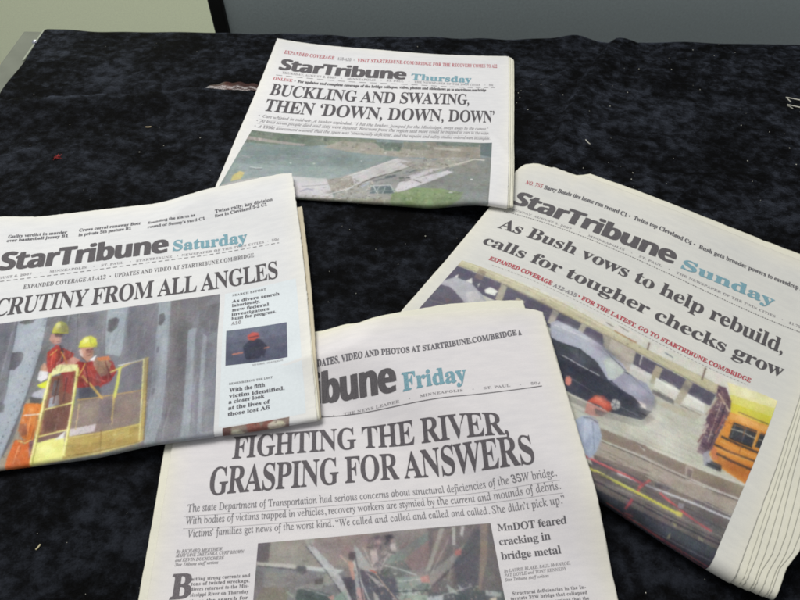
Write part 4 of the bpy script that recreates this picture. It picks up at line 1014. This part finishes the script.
def picture(n,name,label,q,base,ops,parent,seed):
    q=np.array(q)/1e4; W=np.hypot(*(q[1]-q[0])); Hh=np.hypot(*(q[3]-q[0]))
    SS=2; cell=.00050; nx=int(W/cell)+2; ny=int(Hh/cell)+2
    w,h=nx*SS,ny*SS
    img=np.ones((h,w,3))*hexrgb(base); sc=np.array([w/1000,h/1000]); pxm=w/W
    def T(p): return [np.array(c)*sc for c in p]
    for o in ops:
        if o[0]=='p': fill(img,T(o[2]),hexrgb(o[1]),o[3])
        elif o[0]=='l':
            for k in line_poly(T(o[3]),max(o[2]/1e4*pxm,1.6)): fill(img,k,hexrgb(o[1]),o[4])
        elif o[0]=='b':      # soft airbrush blob
            c=np.array(o[2])*sc; A=np.array([np.array(o[3])*sc,np.array(o[4])*sc]).T
            if abs(np.linalg.det(A))<1e-3: continue
            R=np.abs(A).sum(1)*2.2; x0,x1=int(max(0,c[0]-R[0])),int(min(w,c[0]+R[0]+1)); y0,y1=int(max(0,c[1]-R[1])),int(min(h,c[1]+R[1]+1))
            if x0>=x1 or y0>=y1: continue
            X,Y=np.meshgrid(np.arange(x0,x1)-c[0],np.arange(y0,y1)-c[1]); I=np.linalg.inv(A)
            m=(o[5]*np.exp(-((I[0,0]*X+I[0,1]*Y)**2+(I[1,0]*X+I[1,1]*Y)**2)))[...,None]
            img[y0:y1,x0:x1]=img[y0:y1,x0:x1]*(1-m)+hexrgb(o[1])*m
        elif o[0]=='h':      # bundles of faint light and dark strokes
            rr=random.Random(o[5]); P=np.array(T(o[6])); msk=np.zeros((h,w,3)); fill(msk,P,np.ones(3),1); d=np.array(o[2])*sc
            for k in range(o[1]):
                for _ in range(20):
                    x=rr.uniform(P[:,0].min(),P[:,0].max()); y=rr.uniform(P[:,1].min(),P[:,1].max())
                    if 0<=x<w and 0<=y<h and msk[int(y),int(x),0]>0: break
                else: continue
                f=rr.uniform(.3,1.2); g=np.array([x,y]); e=d*f/2+np.array([-d[1],d[0]])*rr.uniform(-.08,.08)
                for q_ in line_poly([g-e,g+e],max(1.2,o[3]/1e4*pxm*rr.uniform(.6,1.6))): fill(img,q_,np.full(3,rr.choice((20.,235.))),o[4]*rr.uniform(.4,1.2))
        else:
            rr=random.Random(o[3]); P=np.array(T(o[5])); sz=o[2]/1e4*pxm
            if len(P)<3: continue
            msk=np.zeros((h,w,3)); fill(msk,P,np.ones(3),1)
            for k in range(o[1]):
                for _ in range(20):
                    x=rr.uniform(P[:,0].min(),P[:,0].max()); y=rr.uniform(P[:,1].min(),P[:,1].max())
                    if 0<=x<w and 0<=y<h and msk[int(y),int(x),0]>0: break
                else: continue
                an=rr.uniform(0,6.28); l=sz*rr.uniform(.5,1.6); s=sz*rr.uniform(.2,.6); c,d=math.cos(an),math.sin(an)
                fill(img,[(x+c*l*a-d*s*b,y+d*l*a+c*s*b) for a,b in ((-.6,-.5),(.5,-.7),(.6,.4),(-.4,.6))],hexrgb(o[4][k%len(o[4])]),rr.uniform(.45,.95))
    rng=np.random.default_rng(seed)
    yy,xx=np.mgrid[0:h,0:w]     # uneven dot gain: nothing printed on newsprint keeps a ruled edge
    dx=vnoise(rng,h,w,4)*.5; dy=vnoise(rng,h,w,4)*.5
    img=img[np.clip(np.rint(yy+dy),0,h-1).astype(int),np.clip(np.rint(xx+dx),0,w-1).astype(int)]
    img=blur(img,1); b3=blur(blur(img,2),2); b9=blur(blur(img,7),7)     # ink spread and camera softness
    img=.36*img+.44*b3+.20*b9
    lum=img.mean(-1,keepdims=True); img=lum+(img-lum)*(.82 if n in ('thu','fri') else .82); img=146+(img-146)*1.06+6
    tex=vnoise(rng,h,w,4)*2.2+vnoise(rng,h,w,9)*2.0+vnoise(rng,h,w,26)*2.6+vnoise(rng,h,w,80)*4.0
    tint=np.stack([vnoise(rng,h,w,18) for _ in range(3)],-1)*1.8
    img=img+tex[...,None]+tint
    img=img.reshape(ny,SS,nx,SS,3).mean((1,3))
    img=img+rng.standard_normal((ny,nx))[...,None]*3.6+rng.standard_normal((ny,nx,3))*2.4
    img=np.clip(img*1.0+1,8,246)
    ex=42 if n=='sun' else (10 if name!='sidebar_photograph' and n!='fri' else 0)   # the print carries on round the fold
    img=np.concatenate([img,img[::-1][:ex]],0)
    s=np.linspace(0,1,nx)[None,:,None]; t=np.concatenate([np.linspace(0,1,ny),1+np.arange(1,ex+1)*cell/Hh])[:,None,None]; ny+=ex
    uv=(q[0]*(1-s)+q[1]*s)*(1-t)+(q[3]*(1-s)+q[2]*s)*t
    V=P3(n,uv[...,0].ravel(),uv[...,1].ravel(),1,.00016)
    col=np.ones((ny*nx,4)); col[:,:3]=lin(img.reshape(-1,3))
    o=mesh_obj(name,V,grid_faces(nx,ny),PRINT,parent,attr={'print':col}); o['label']=label
    return o
# ---------------------------------------------------------------- setting
def plain(name,col,rough=.6,scale=40,var=.06,bump=0,spec=.3,metal=0):
    m,nt,b=nodes(name); L=nt.links.new; tc=N(nt,'ShaderNodeTexCoord')
    n=N(nt,'ShaderNodeTexNoise'); n.inputs['Scale'].default_value=scale; n.inputs['Detail'].default_value=6; L(tc.outputs['Object'],n.inputs['Vector'])
    c=lin(col); r=ramp(nt,n.outputs[0],[(.3,c*(1-var)),(.7,np.minimum(c*(1+var),1))]); L(r.outputs[0],b.inputs['Base Color'])
    b.inputs['Roughness'].default_value=rough; b.inputs['Specular IOR Level'].default_value=spec; b.inputs['Metallic'].default_value=metal
    if bump:
        bp=N(nt,'ShaderNodeBump'); bp.inputs['Strength'].default_value=bump; bp.inputs['Distance'].default_value=.002; L(n.outputs[0],bp.inputs['Height']); L(bp.outputs[0],b.inputs['Normal'])
    return m
def box(bm,x0,x1,y0,y1,z0,z1,bev=0):
    vs=[bm.verts.new((x,y,z)) for x in (x0,x1) for y in (y0,y1) for z in (z0,z1)]
    for f in ((0,1,3,2),(4,6,7,5),(0,4,5,1),(2,3,7,6),(0,2,6,4),(1,5,7,3)): bm.faces.new([vs[i] for i in f])
    if bev: bmesh.ops.bevel(bm,geom=bm.edges[:],offset=bev,segments=3,affect='EDGES',profile=.6)
def bm_obj(name,bm,mat,parent=None,smooth=False):
    bmesh.ops.recalc_face_normals(bm,faces=bm.faces[:])
    me=bpy.data.meshes.new(name); bm.to_mesh(me); bm.free(); me.materials.append(mat)
    me.polygons.foreach_set('use_smooth',np.full(len(me.polygons),smooth))
    o=bpy.data.objects.new(name,me); C.objects.link(o)
    if parent: o.parent=parent
    return o
b=bmesh.new(); box(b,-7,7,1.9,2.0,-.9,1.3)
tag(bm_obj('wall',b,plain('wall_paint',(238,245,210),.75,220,.05,.2)),kind='structure')
pp=thing('partition_panel','grey partition board with a black edge post standing behind the table','partition',(.6,.902,-.8))
b=bmesh.new(); box(b,-.8545,1.2,0,.025,.02,1.15)
bm_obj('board',b,plain('board_cloth',(182,194,194),.42,300,.07,.15,.5),pp)
b=bmesh.new(); box(b,-.8770,-.8550,-.004,.037,0,1.2,.003)
bm_obj('post',b,plain('black_post',(22,22,22),.5,80,.1),pp)
# table: local x along the far edge, local y towards the viewer
tb=thing('table','grey table with a bare strip along the left edge of the velvet cloth','table',(-.5155,.8180,-.0085)); tb.rotation_euler=(0,0,-.0388)
b=bmesh.new(); box(b,0,1.9,-1.3,.006,-.032,0,.003)
bm_obj('tabletop',b,plain('grey_laminate',(112,116,106),.5,30,.10,.1),tb)
b=bmesh.new(); box(b,.0336,.0362,-.075,-.002,.0052,.0074,.0008)
bm_obj('edge_trim',b,plain('pale_trim',(150,156,142),.35,90,.08,0,.5),tb)
b=bmesh.new(); bmesh.ops.create_uvsphere(b,u_segments=16,v_segments=10,radius=.0042)
for v in b.verts: v.co.z=max(v.co.z*.8,-.001)
for v in b.verts: v.co+=Vector((.0350,-.0335,.0078))
bm_obj('rivet',b,plain('chrome_rivet',(225,228,240),.12,60,.03,0,.8,1),tb,True)
# ---------------------------------------------------------------- black crushed velvet
def polydist(pts,x,y):
    best=np.full(x.shape,1e9); sg=np.zeros(x.shape); tt=np.zeros(x.shape); n=len(pts)-1
    for i in range(n):
        (ax,ay),(bx,by)=pts[i],pts[i+1]; dx,dy=bx-ax,by-ay; l2=dx*dx+dy*dy
        t=np.clip(((x-ax)*dx+(y-ay)*dy)/l2,0,1); ddx=x-ax-t*dx; ddy=y-ay-t*dy; d=np.hypot(ddx,ddy)
        m=d<best; best=np.where(m,d,best); sg=np.where(m,np.sign(dx*ddy-dy*ddx),sg); tt=np.where(m,(i+t)/n,tt)
    return best*sg,tt
RIDGE=[(-.56,.640),(-.4758,.6459),(-.4076,.6557),(-.3247,.6597),(-.2549,.6705),(-.19,.6690),(-.14,.668)]
FOLD=[(.15,.500),(.1595,.5277),(.1869,.6081),(.221,.6861),(.2566,.7446),(.2956,.80)]
def cloth_z(x,y):
    z=.0006*np.sin(19*x+7*y)+.0005*np.sin(-11*x+23*y+1)+.0004*np.sin(53*x+41*y)+.0003*np.sin(97*x-61*y+2)-.0018
    d,t=polydist(RIDGE,x,y); d=-d     # positive towards the viewer
    a=sstep(0,.12,t)*(1-sstep(.80,.95,t))
    z=z+a*.0085*np.where(d<0,sstep(-.006,.0,d),1-sstep(.002,.06,d))
    z=z-.002*a*sstep(-.03,-.006,d)*(1-sstep(-.006,0,d))
    d,t=polydist(FOLD,x,y); d=-d
    a=sstep(.03,.2,t)*(1-sstep(.97,1.0,t))
    z=z+a*.0075*np.where(d<0,sstep(-.005,.0,d),1-sstep(.0,.05,d))
    for (cx,cy,rx,ry,hh) in ((.232,.79,.022,.012,.005),(.20,.775,.03,.02,.004),(.30,.70,.05,.012,.002),(.40,.66,.03,.010,-.003),(.28,.62,.05,.02,.0015),(-.40,.74,.05,.02,.0018),(-.30,.76,.03,.04,.0015),(-.33,.58,.04,.025,.0015),(-.22,.60,.02,.05,.0012),(.36,.52,.05,.015,.0016),(.45,.48,.03,.04,.0015)):
        z=z+1.5*hh*np.exp(-((x-cx)/rx)**2-((y-cy)/ry)**2)
    return z
ca,sa=math.cos(-.0388),math.sin(-.0388)
def tl(lx,ly): return -.5155+ca*lx-sa*ly, .8180+sa*lx+ca*ly
nx,ny=300,260
lx=np.linspace(.0360,1.30,nx); arc=np.linspace(0,1.28,ny)   # arc 0..0.16 hangs over the far edge
LX,AR=np.meshgrid(lx,arc); drop=.16
r=.006
LY=np.where(AR<drop,.004+0*AR,.004-(AR-drop))
edge=.0012*np.sin(LX*37)+.0009*np.sin(LX*91+1)
X,Y=tl(LX+.0010*np.sin(AR*60)*np.exp(-(LX-.036)/.02),LY+edge)
Z=cloth_z(X,Y)
Z=np.where(AR<drop,Z-(drop-AR)-.001,Z)
nearcorner=np.clip((AR-drop)/.008,0,1); Z=np.where(AR>=drop,Z-.004*(1-nearcorner)**2,Z)
def velvet():
    m,nt,b=nodes('black_crushed_velvet'); L=nt.links.new; tc=N(nt,'ShaderNodeTexCoord')
    def noise(sc,det,ro,dist=0,vec=None):
        n=N(nt,'ShaderNodeTexNoise'); n.inputs['Scale'].default_value=sc; n.inputs['Detail'].default_value=det; n.inputs['Roughness'].default_value=ro; n.inputs['Distortion'].default_value=dist
        L(vec if vec else tc.outputs['Object'],n.inputs['Vector']); return n.outputs[0]
    def mad(a,k,b2):
        q=N(nt,'ShaderNodeMath',operation='MULTIPLY_ADD'); L(a,q.inputs[0]); q.inputs[1].default_value=k
        if isinstance(b2,(int,float)): q.inputs[2].default_value=b2
        else: L(b2,q.inputs[2])
        return q.outputs[0]
    mpg=N(nt,'ShaderNodeMapping'); mpg.inputs['Scale'].default_value=(1,1.35,1); mpg.inputs['Rotation'].default_value=(0,0,.35); L(tc.outputs['Object'],mpg.inputs[0])
    # crushed pile: clumps a centimetre or two across, in larger drifts, with the nap itself on top
    h=mad(noise(60,6,.66,.25,mpg.outputs[0]),1.15,mad(noise(12,3,.5,.2),.8,mad(noise(130,3,.6),.40,mad(noise(700,2,.6),.30,-.83))))
    class _o: outputs=[h]
    m2=_o
    rp=ramp(nt,h,[(.34,(.01,.01,.01)),(.50,(.13,.13,.13)),(.76,(.56,.56,.56))])
    L(rp.outputs[0],b.inputs['Sheen Weight']); b.inputs['Sheen Roughness'].default_value=.38; b.inputs['Sheen Tint'].default_value=(.52,.60,.80,1)
    rc=ramp(nt,h,[(.34,(.0010,.0010,.0012)),(.50,(.0040,.0045,.0060)),(.76,(.0165,.0190,.0255))]); L(rc.outputs[0],b.inputs['Base Color'])
    b.inputs['Roughness'].default_value=.85; b.inputs['Specular IOR Level'].default_value=.08
    bp=N(nt,'ShaderNodeBump'); bp.inputs['Strength'].default_value=.9; bp.inputs['Distance'].default_value=.0025; L(m2.outputs[0],bp.inputs['Height']); L(bp.outputs[0],b.inputs['Normal'])
    return m
cl=mesh_obj('tablecloth',np.stack([X.ravel(),Y.ravel(),Z.ravel()],-1),grid_faces(nx,ny),velvet())
tag(cl,'black crushed velvet cloth spread over the table under the newspapers','tablecloth')
# crinkled clear wrapper showing in the gap behind the cloth ridge
rng=np.random.default_rng(4)
def scrap(name,pts_fn,nu,nv,mat,label,cat):
    s,t=np.meshgrid(np.linspace(0,1,nu),np.linspace(0,1,nv)); V=pts_fn(s.ravel(),t.ravel())
    return tag(mesh_obj(name,V,grid_faces(nu,nv),mat),label,cat)
def wrapper(s,t):
    x=-.252+.083*s; wd=.021*np.minimum(1,np.minimum(s*2.4+.02,1.5-s*.8)); yb=.6715+.002*s
    y=yb+wd*t+.0014*np.sin(s*31); z=-.0016+.0050*np.sin(np.pi*np.clip(t*.8+.2,0,1))*np.minimum(1,s*4)*(1-.7*s**4)+.0006*np.abs(np.sin(7*t+3*s+.8*np.sin(5*s)))
    return np.stack([x,y,z],-1)
def wrapper_mat():
    m,nt,b=nodes('crinkled_plastic'); L=nt.links.new; tc=N(nt,'ShaderNodeTexCoord'); sx=N(nt,'ShaderNodeSeparateXYZ'); L(tc.outputs['Object'],sx.inputs[0])
    mr=N(nt,'ShaderNodeMapRange'); mr.inputs[1].default_value=-.235; mr.inputs[2].default_value=-.175; L(sx.outputs[0],mr.inputs[0])
    n=N(nt,'ShaderNodeTexNoise'); n.inputs['Scale'].default_value=90; n.inputs['Detail'].default_value=4; L(tc.outputs['Object'],n.inputs['Vector'])
    ad=N(nt,'ShaderNodeMath',operation='MULTIPLY_ADD'); L(n.outputs[0],ad.inputs[0]); ad.inputs[1].default_value=.9; L(mr.outputs[0],ad.inputs[2])
    r=ramp(nt,ad.outputs[0],[(.38,lin((122,120,120))),(.7,lin((84,70,66))),(1.15/1.3,lin((80,48,42))),(1,lin((62,38,34)))]); L(r.outputs[0],b.inputs['Base Color'])  # brown is the plastic's own; the paler left paints in its white highlights
    b.inputs['Roughness'].default_value=.30; b.inputs['Specular IOR Level'].default_value=.55
    bp=N(nt,'ShaderNodeBump'); bp.inputs['Strength'].default_value=.8; bp.inputs['Distance'].default_value=.002; L(n.outputs[0],bp.inputs['Height']); L(bp.outputs[0],b.inputs['Normal'])
    return m
scrap('plastic_scrap',wrapper,60,28,wrapper_mat(),'crinkled glossy brown and clear plastic scrap in the cloth gap beside the Thursday paper','plastic scrap')
# thin white wire ends, lint
def tube(pts,r,k=6):
    P=np.array(pts,float); V=[];F=[]
    for i,p in enumerate(P):
        d=P[min(i+1,len(P)-1)]-P[max(i-1,0)]; d/=np.linalg.norm(d); a=np.cross(d,(0,0,1.0)); a/=np.linalg.norm(a); c=np.cross(a,d)
        for j in range(k): V.append(p+r*(math.cos(6.2832*j/k)*a+math.sin(6.2832*j/k)*c))
    for i in range(len(P)-1):
        for j in range(k): F.append((i*k+j,i*k+(j+1)%k,(i+1)*k+(j+1)%k,(i+1)*k+j))
    F.append(tuple(range(k))[::-1]); F.append(tuple(range((len(P)-1)*k,len(P)*k)))
    return V,F
def on_cloth(x,y,h=.0006): return (x,y,float(cloth_z(np.array(x),np.array(y)))+h)
white=plain('white_thread',(222,220,206),.5,300,.05)
ww=thing('wire_clip','thin white wire clip lying on the velvet at the far right','wire clip',on_cloth(.47,.65,0))
for (pts,hook) in (([(.4650,.6612),(.4800,.6545),(.60,.612)],(.468,.6525)),([(.4612,.6468),(.4760,.6400),(.60,.592)],(.4655,.6400))):
    V,F=tube([on_cloth(hook[0],hook[1],.0004)]+[on_cloth(pts[0][0],pts[0][1],.001)]+[on_cloth(*p,.0016) for p in pts[1:]],.0007)
    V=V; mesh_obj('wire',V,F,white,ww)
def strand(name,x,y,l,ang,mat,label,cat,r=.0004,curl=.3):
    pts=[]
    for i in range(7):
        t=i/6-.5; pts.append(on_cloth(x+math.cos(ang)*l*t-math.sin(ang)*curl*l*(t*t),y+math.sin(ang)*l*t+math.cos(ang)*curl*l*(t*t),.0009))
    V,F=tube(pts,r); tag(mesh_obj(name,V,F,mat),label,cat)
strand('thread','x' and -.2903,.6063,.0062,.1,plain('cream_thread',(196,180,150),.8,200,.1),'short cream thread on the velvet left of the Thursday paper','thread',.0007)
strand('thread',-.2555,.1351,.0042,1.1,plain('straw_thread',(206,196,158),.8,200,.1),'tiny straw coloured thread on the velvet at the lower left corner','thread',.0006)
strand('thread',.2105,.5760,.0080,-1.0,white,'fine white thread on the velvet above the Sunday paper','thread',.0004)
# red fluff: a small tangle
V=[];F=[];rr=random.Random(8)
for k in range(9):
    a=rr.uniform(0,6.28); l=rr.uniform(.004,.009); cx=-.3765+rr.uniform(-.002,.002); cy=.5522+rr.uniform(-.002,.002)
    v,f=tube([on_cloth(cx+math.cos(a)*l*(t-.5)+rr.uniform(-.0008,.0008),cy+math.sin(a)*l*(t-.5),.0008+.0015*rr.random()) for t in (0,.33,.66,1)],.00028,5)
    F+=[tuple(i+len(V) for i in q) for q in f]; V+=list(v)
tag(mesh_obj('lint_tuft',V,F,plain('red_fibre',(150,52,52),.9,300,.1)),'small tangled tuft of red fibre on the velvet above the Saturday paper','lint tuft')
# countless specks of lint
V=[];F=[];rr=random.Random(5)
def speck(x,y,r):
    z=on_cloth(x,y,0)[2]; k=len(V); a=rr.uniform(0,6); 
    for i in range(5): V.append((x+r*math.cos(a+i*1.2566)*rr.uniform(.6,1.2),y+r*math.sin(a+i*1.2566)*rr.uniform(.6,1.2),z+.0004))
    V.append((x,y,z+.0004+r*.8)); V.append((x,y,z))
    for i in range(5): F.append((k+i,k+(i+1)%5,k+5)); F.append((k+(i+1)%5,k+i,k+6))
for i in range(48): speck(rr.uniform(-.46,.02),rr.uniform(.30,.80),rr.choice((.0002,.0003,.0004,.0006)))
for i in range(90): speck(rr.uniform(.02,.56),rr.uniform(.42,.78),rr.choice((.0003,.0004,.0006,.0007)))
for i in range(10): speck(rr.uniform(-.26,-.14),rr.uniform(.1,.22),rr.choice((.0003,.0004)))
for i in range(9): speck(rr.uniform(.11,.26),rr.uniform(.07,.16),rr.choice((.0003,.0005)))
for i in range(12): speck(rr.uniform(-.10,.10),rr.uniform(.34,.47),rr.choice((.0003,.0004)))
tag(mesh_obj('lint',V,F,white,smooth=False),kind='stuff')
# ---------------------------------------------------------------- newspapers
def jag(rng,n,amp): 
    a=rng.standard_normal(n)*amp; return a
def leaf(n,name,mat,parent,frac,seed,right,top,left,vend,rad=(0,0),stepu=.0035,stepv=.0035,skew=0):
    """one leaf of newsprint: right/left give u of the side edges for v, top gives v of the top edge for u"""
    rng=np.random.default_rng(seed)
    s=np.concatenate([[0,.003,.008],np.linspace(.016,.984,int(PW/stepu)),[.992,.997,1]])
    t=np.concatenate([[0,.003,.008],np.linspace(.016,1,int(.3/stepv)+14)])
    Sg,Tg=np.meshgrid(s,t)
    tv=np.array([top(PW*x) for x in s]); tv=tv+rng.standard_normal(len(s))*.0002
    v=tv[None]+(vend-tv[None])*Tg
    v=np.where(Tg<1,v,vend)
    ul=np.interp(v,*zip(*left)) ; ur=np.interp(v,*zip(*right))
    jr=np.interp(v[:,-1],np.linspace(-.1,.6,420),rng.standard_normal(420))*(.0002 if frac==1 else .00012); jl=np.interp(v[:,0],np.linspace(-.1,.6,420),rng.standard_normal(420))*.00012
    u=(ul+jl[:,None])*(1-Sg)+(ur+jr[:,None])*Sg
    # worn, rounded corners at the top
    rl,rr_=rad
    def corner(u,v,cu,sgn,r):
        if r<=0: return u,v
        v0=np.min(tv)
        du=np.clip(r-(u-cu)*sgn,0,r)/r; dv=np.clip(r-(v-v0),0,r)/r
        k=np.sqrt(np.maximum(du*du+dv*dv,1e-9)); m=(du>0)&(dv>0); mx=np.maximum(du,dv); f=np.where(m,mx/k,1)
        return np.where(m,cu+sgn*(r-du*f*r),u),np.where(m,v0+(r-dv*f*r),v)
    v=v-skew*np.clip((u-.2)/.15,0,1)*np.clip(v/.27,0,1)
    u,v=corner(u,v,PW if right is None else np.interp(0,*zip(*right)),-1,rr_)
    u,v=corner(u,v,np.interp(0,*zip(*left)),1,rl)
    V=P3(n,u.ravel(),v.ravel(),frac)
    e=np.minimum(np.minimum(u-ul,ur-u),np.minimum(v-tv[None],np.abs(H0[n]-v)+.02))
    o=mesh_obj(name,V,grid_faces(len(s),len(t)),mat,parent,uv=np.stack([u.ravel(),v.ravel()],-1),attr={'edge':np.clip(e/.024,0,1).ravel()})
    md=o.modifiers.new('thickness','SOLIDIFY'); md.thickness=.00022; md.offset=0 if frac<1 else -1
    return o
MATS={'thu':paper('newsprint_thursday',(228,227,227),(234,232,226)),'sat':paper('newsprint_saturday',(228,228,228),(235,233,225)),
      'fri':paper('newsprint_friday',(229,225,226),(233,229,217)),'sun':paper('newsprint_sunday',(222,221,215),(229,226,213))}
OLD=paper('aged_newsprint',(230,228,218),(233,230,212),.6); TAN=paper('tanned_newsprint',(196,186,166),(206,196,172),.6)
CON=lambda c: [(-1,c),(1,c)]
def lineto(*p): return [(-1,p[0][1])]+list(p)+[(1,p[-1][1])]
SUNTOP=lambda u: float(np.interp(u,[0,.003,.008,.012,.017,.022,.0255,.030,.035,.040,.049,.055,.058,.0605,.066,.072,.16,.22,.312],[-.009,-.014,-.0175,-.0245,-.0255,-.0305,-.0262,-.0278,-.0318,-.0305,-.0300,-.0285,-.0248,-.0262,-.0330,-.0322,-.0305,-.0305,-.0295]))
PAPERS={
'thu':dict(label='folded newspaper with the blue word Thursday and a bridge collapse photo, farthest back',
  front=dict(right=CON(PW),top=lambda u:.0015-.0018*math.sin(3.1*u/PW),left=CON(0),rad=(.001,.006)),
  inner=[(.72,OLD,CON(PW+.0035),lambda u:.001,CON(.001),(.002,.007)),(.45,OLD,lineto((.02,PW+.0085),(.28,PW+.008)),lambda u:.002,CON(.0015),(.002,.008)),(.2,OLD,lineto((.02,PW+.0115),(.28,PW+.0105)),lambda u:.0035,CON(.002),(.002,.009)),(.05,OLD,CON(PW+.006),lambda u:.004,CON(.001),(.002,.006))]),
'fri':dict(label='folded newspaper with the blue word Friday and a rescue headline, nearest the viewer',
  front=dict(right=lineto((.0,PW),(.08,PW),(.3,PW+.0005)),top=lambda u:float(np.interp(u,[0,.16,.24,.292,.298,.306,.312],[0,-.0015,-.0025,-.002,-.0005,.0015,.0045])),left=CON(0),rad=(.001,.003)),
  inner=[(.75,OLD,lineto((.0,.2985),(.02,.3000),(.05,PW-.002)),lambda u:float(np.interp(u,[0,.10,.15,.162,.2,.24,.29,.312],[-.001,-.003,-.0055,-.0020,-.0065,-.0108,-.0112,-.009])),CON(.0),(.001,.002)),(.45,OLD,CON(PW-.001),lambda u:.003,CON(-.0068),(.001,.004)),(.15,OLD,CON(PW+.001),lambda u:.004,CON(-.002),(.002,.004))]),
'sat':dict(label='folded newspaper with the blue word Saturday and a photo of men in a yellow lift',
  front=dict(right=lineto((.01,PW+.001),(.06,PW+.001),(.27,PW)),top=lambda u:float(np.interp(u,[0,.02,.05,.10,.2,.28,.30,.312],[-.002,-.0005,.004,.003,.0015,-.0015,-.001,.002])),left=CON(0),rad=(.001,.004)),
  inner=[(.72,OLD,lineto((.02,PW-.001),(.27,PW+.0018)),lambda u:.004,CON(.001),(.002,.005)),(.42,TAN,lineto((.05,PW+.0062),(.15,PW+.005),(.27,PW+.003)),lambda u:.0550,CON(.001),(.002,.001)),(.15,OLD,lineto((.02,PW-.001),(.27,PW+.002)),lambda u:.006,CON(.001),(.002,.005))]),
'sun':dict(label='thick tilted newspaper with the blue word Sunday and a school bus photo, at the right',
  front=dict(right=lineto((-.03,PW+.001),(.17,PW-.002),(.285,PW),(.30,PW)),top=SUNTOP,left=CON(0),rad=(0,.003)),
  inner=[(.93,OLD,lineto((.0,PW+.002),(.17,PW+.001),(.285,PW+.0065)),lambda u:float(np.interp(u,[0,.03,.06,.07,.16,.25,.32],[-.004,-.022,-.030,-.0385,-.0385,-.0375,-.037])),CON(.0005),(.012,.004))]+
     [(.91-.045*k,OLD,lineto((.0,PW+.003+.002*k),(.10,PW+.003+.0038*k+.0012*math.sin(2.3*k)),(.20,PW+.004+.0060*k+.0016*math.sin(1.7*k+1)),(.255,PW+.0085+.0064*k+.0016*math.sin(3.1*k)),(.272,PW+.010+.0060*k),(.285,PW+.0095+.0050*k+.0014*math.sin(2.1*k))),(lambda k:(lambda u:-.030+.0008*k))(k),CON(.001),(.02,.004)) for k in range(7)]+[(f,OLD,CON(PW+.002),lambda u:-.026,CON(.001),(.02,.004)) for f in (.33,.2,.08)])}
PLAB={'masthead':'heavy grey newspaper title','day_name':'pale blue weekday word beside the title'}
for qi,n in enumerate(('sun','thu','fri','sat')):
    d=PAPERS[n]; o3=P3(n,np.array([.15]),np.array([.13]))[0]
    root=thing('newspaper',d['label'],'newspaper',(float(o3[0]),float(o3[1]),0),'newspapers spread out on the black velvet')
    rmax=.0095 if n=='sun' else .0035
    fr=leaf(n,'front_page',MATS[n],root,1.0,10+qi,d['front']['right'],d['front']['top'],d['front']['left'],H0[n]+math.pi*rmax+.03,d['front']['rad'],.003,.003)
    for k,(frac,mat,right,top,left,rad) in enumerate(d['inner']):
        a=leaf(n,'inner_page',mat,root,frac,50+10*qi+k,right,top,left,H0[n]+math.pi*rmax+.02,rad,.006,.005,(.0026*k if n=='sun' else 0))
        if mat is TAN: a['label']='browned inner section sticking out at the right'
    if n=='sat':   # pale blue panel behind the side column
        q=np.array([(.2375,.1405),(.3035,.1385),(.3035,.2745),(.2365,.2760)]); s,t=np.meshgrid(np.linspace(0,1,24),np.linspace(0,1,44)); s=s[...,None]; t=t[...,None]
        uv=((q[0]*(1-s)+q[1]*s)*(1-t)+(q[3]*(1-s)+q[2]*s)*t).reshape(-1,2)
        mesh_obj('tinted_panel',P3(n,uv[:,0],uv[:,1],1,.00004),grid_faces(24,44),plain('tint_blue',(217,224,228),.85,500,.03),fr)
    parts={}
    for (pn,part,s,st,col,cap,pts) in TEXTS:
        if pn==n: parts.setdefault(part,[]).append((col,)+set_text(n,s,st,cap/1e4,pts))
    for (pn,pts,wd,col,dash) in RULES:
        if pn==n: parts.setdefault('rule#%d'%len(parts),[]).append((col,)+set_rule(n,pts,wd,dash))
    for part,items in parts.items():
        cols=sorted({c for c,_,_ in items}); V=[];F=[];M=[]; k=0
        for c,v,f in items:
            V.append(v); F+=[tuple(i+k for i in q) for q in f]; M+=[cols.index(c)]*len(f); k+=len(v)
        o=mesh_obj(part.split('#')[0],np.concatenate(V),F,[ink(c) for c in cols],fr,smooth=False,mi=M)
        if part in PLAB: o['label']=PLAB[part]
    for i,(pn,name,lab,q,base,ops) in enumerate(PHOTOS):
        if pn==n: picture(n,name,lab,q,base,ops,fr,100+10*qi+i)
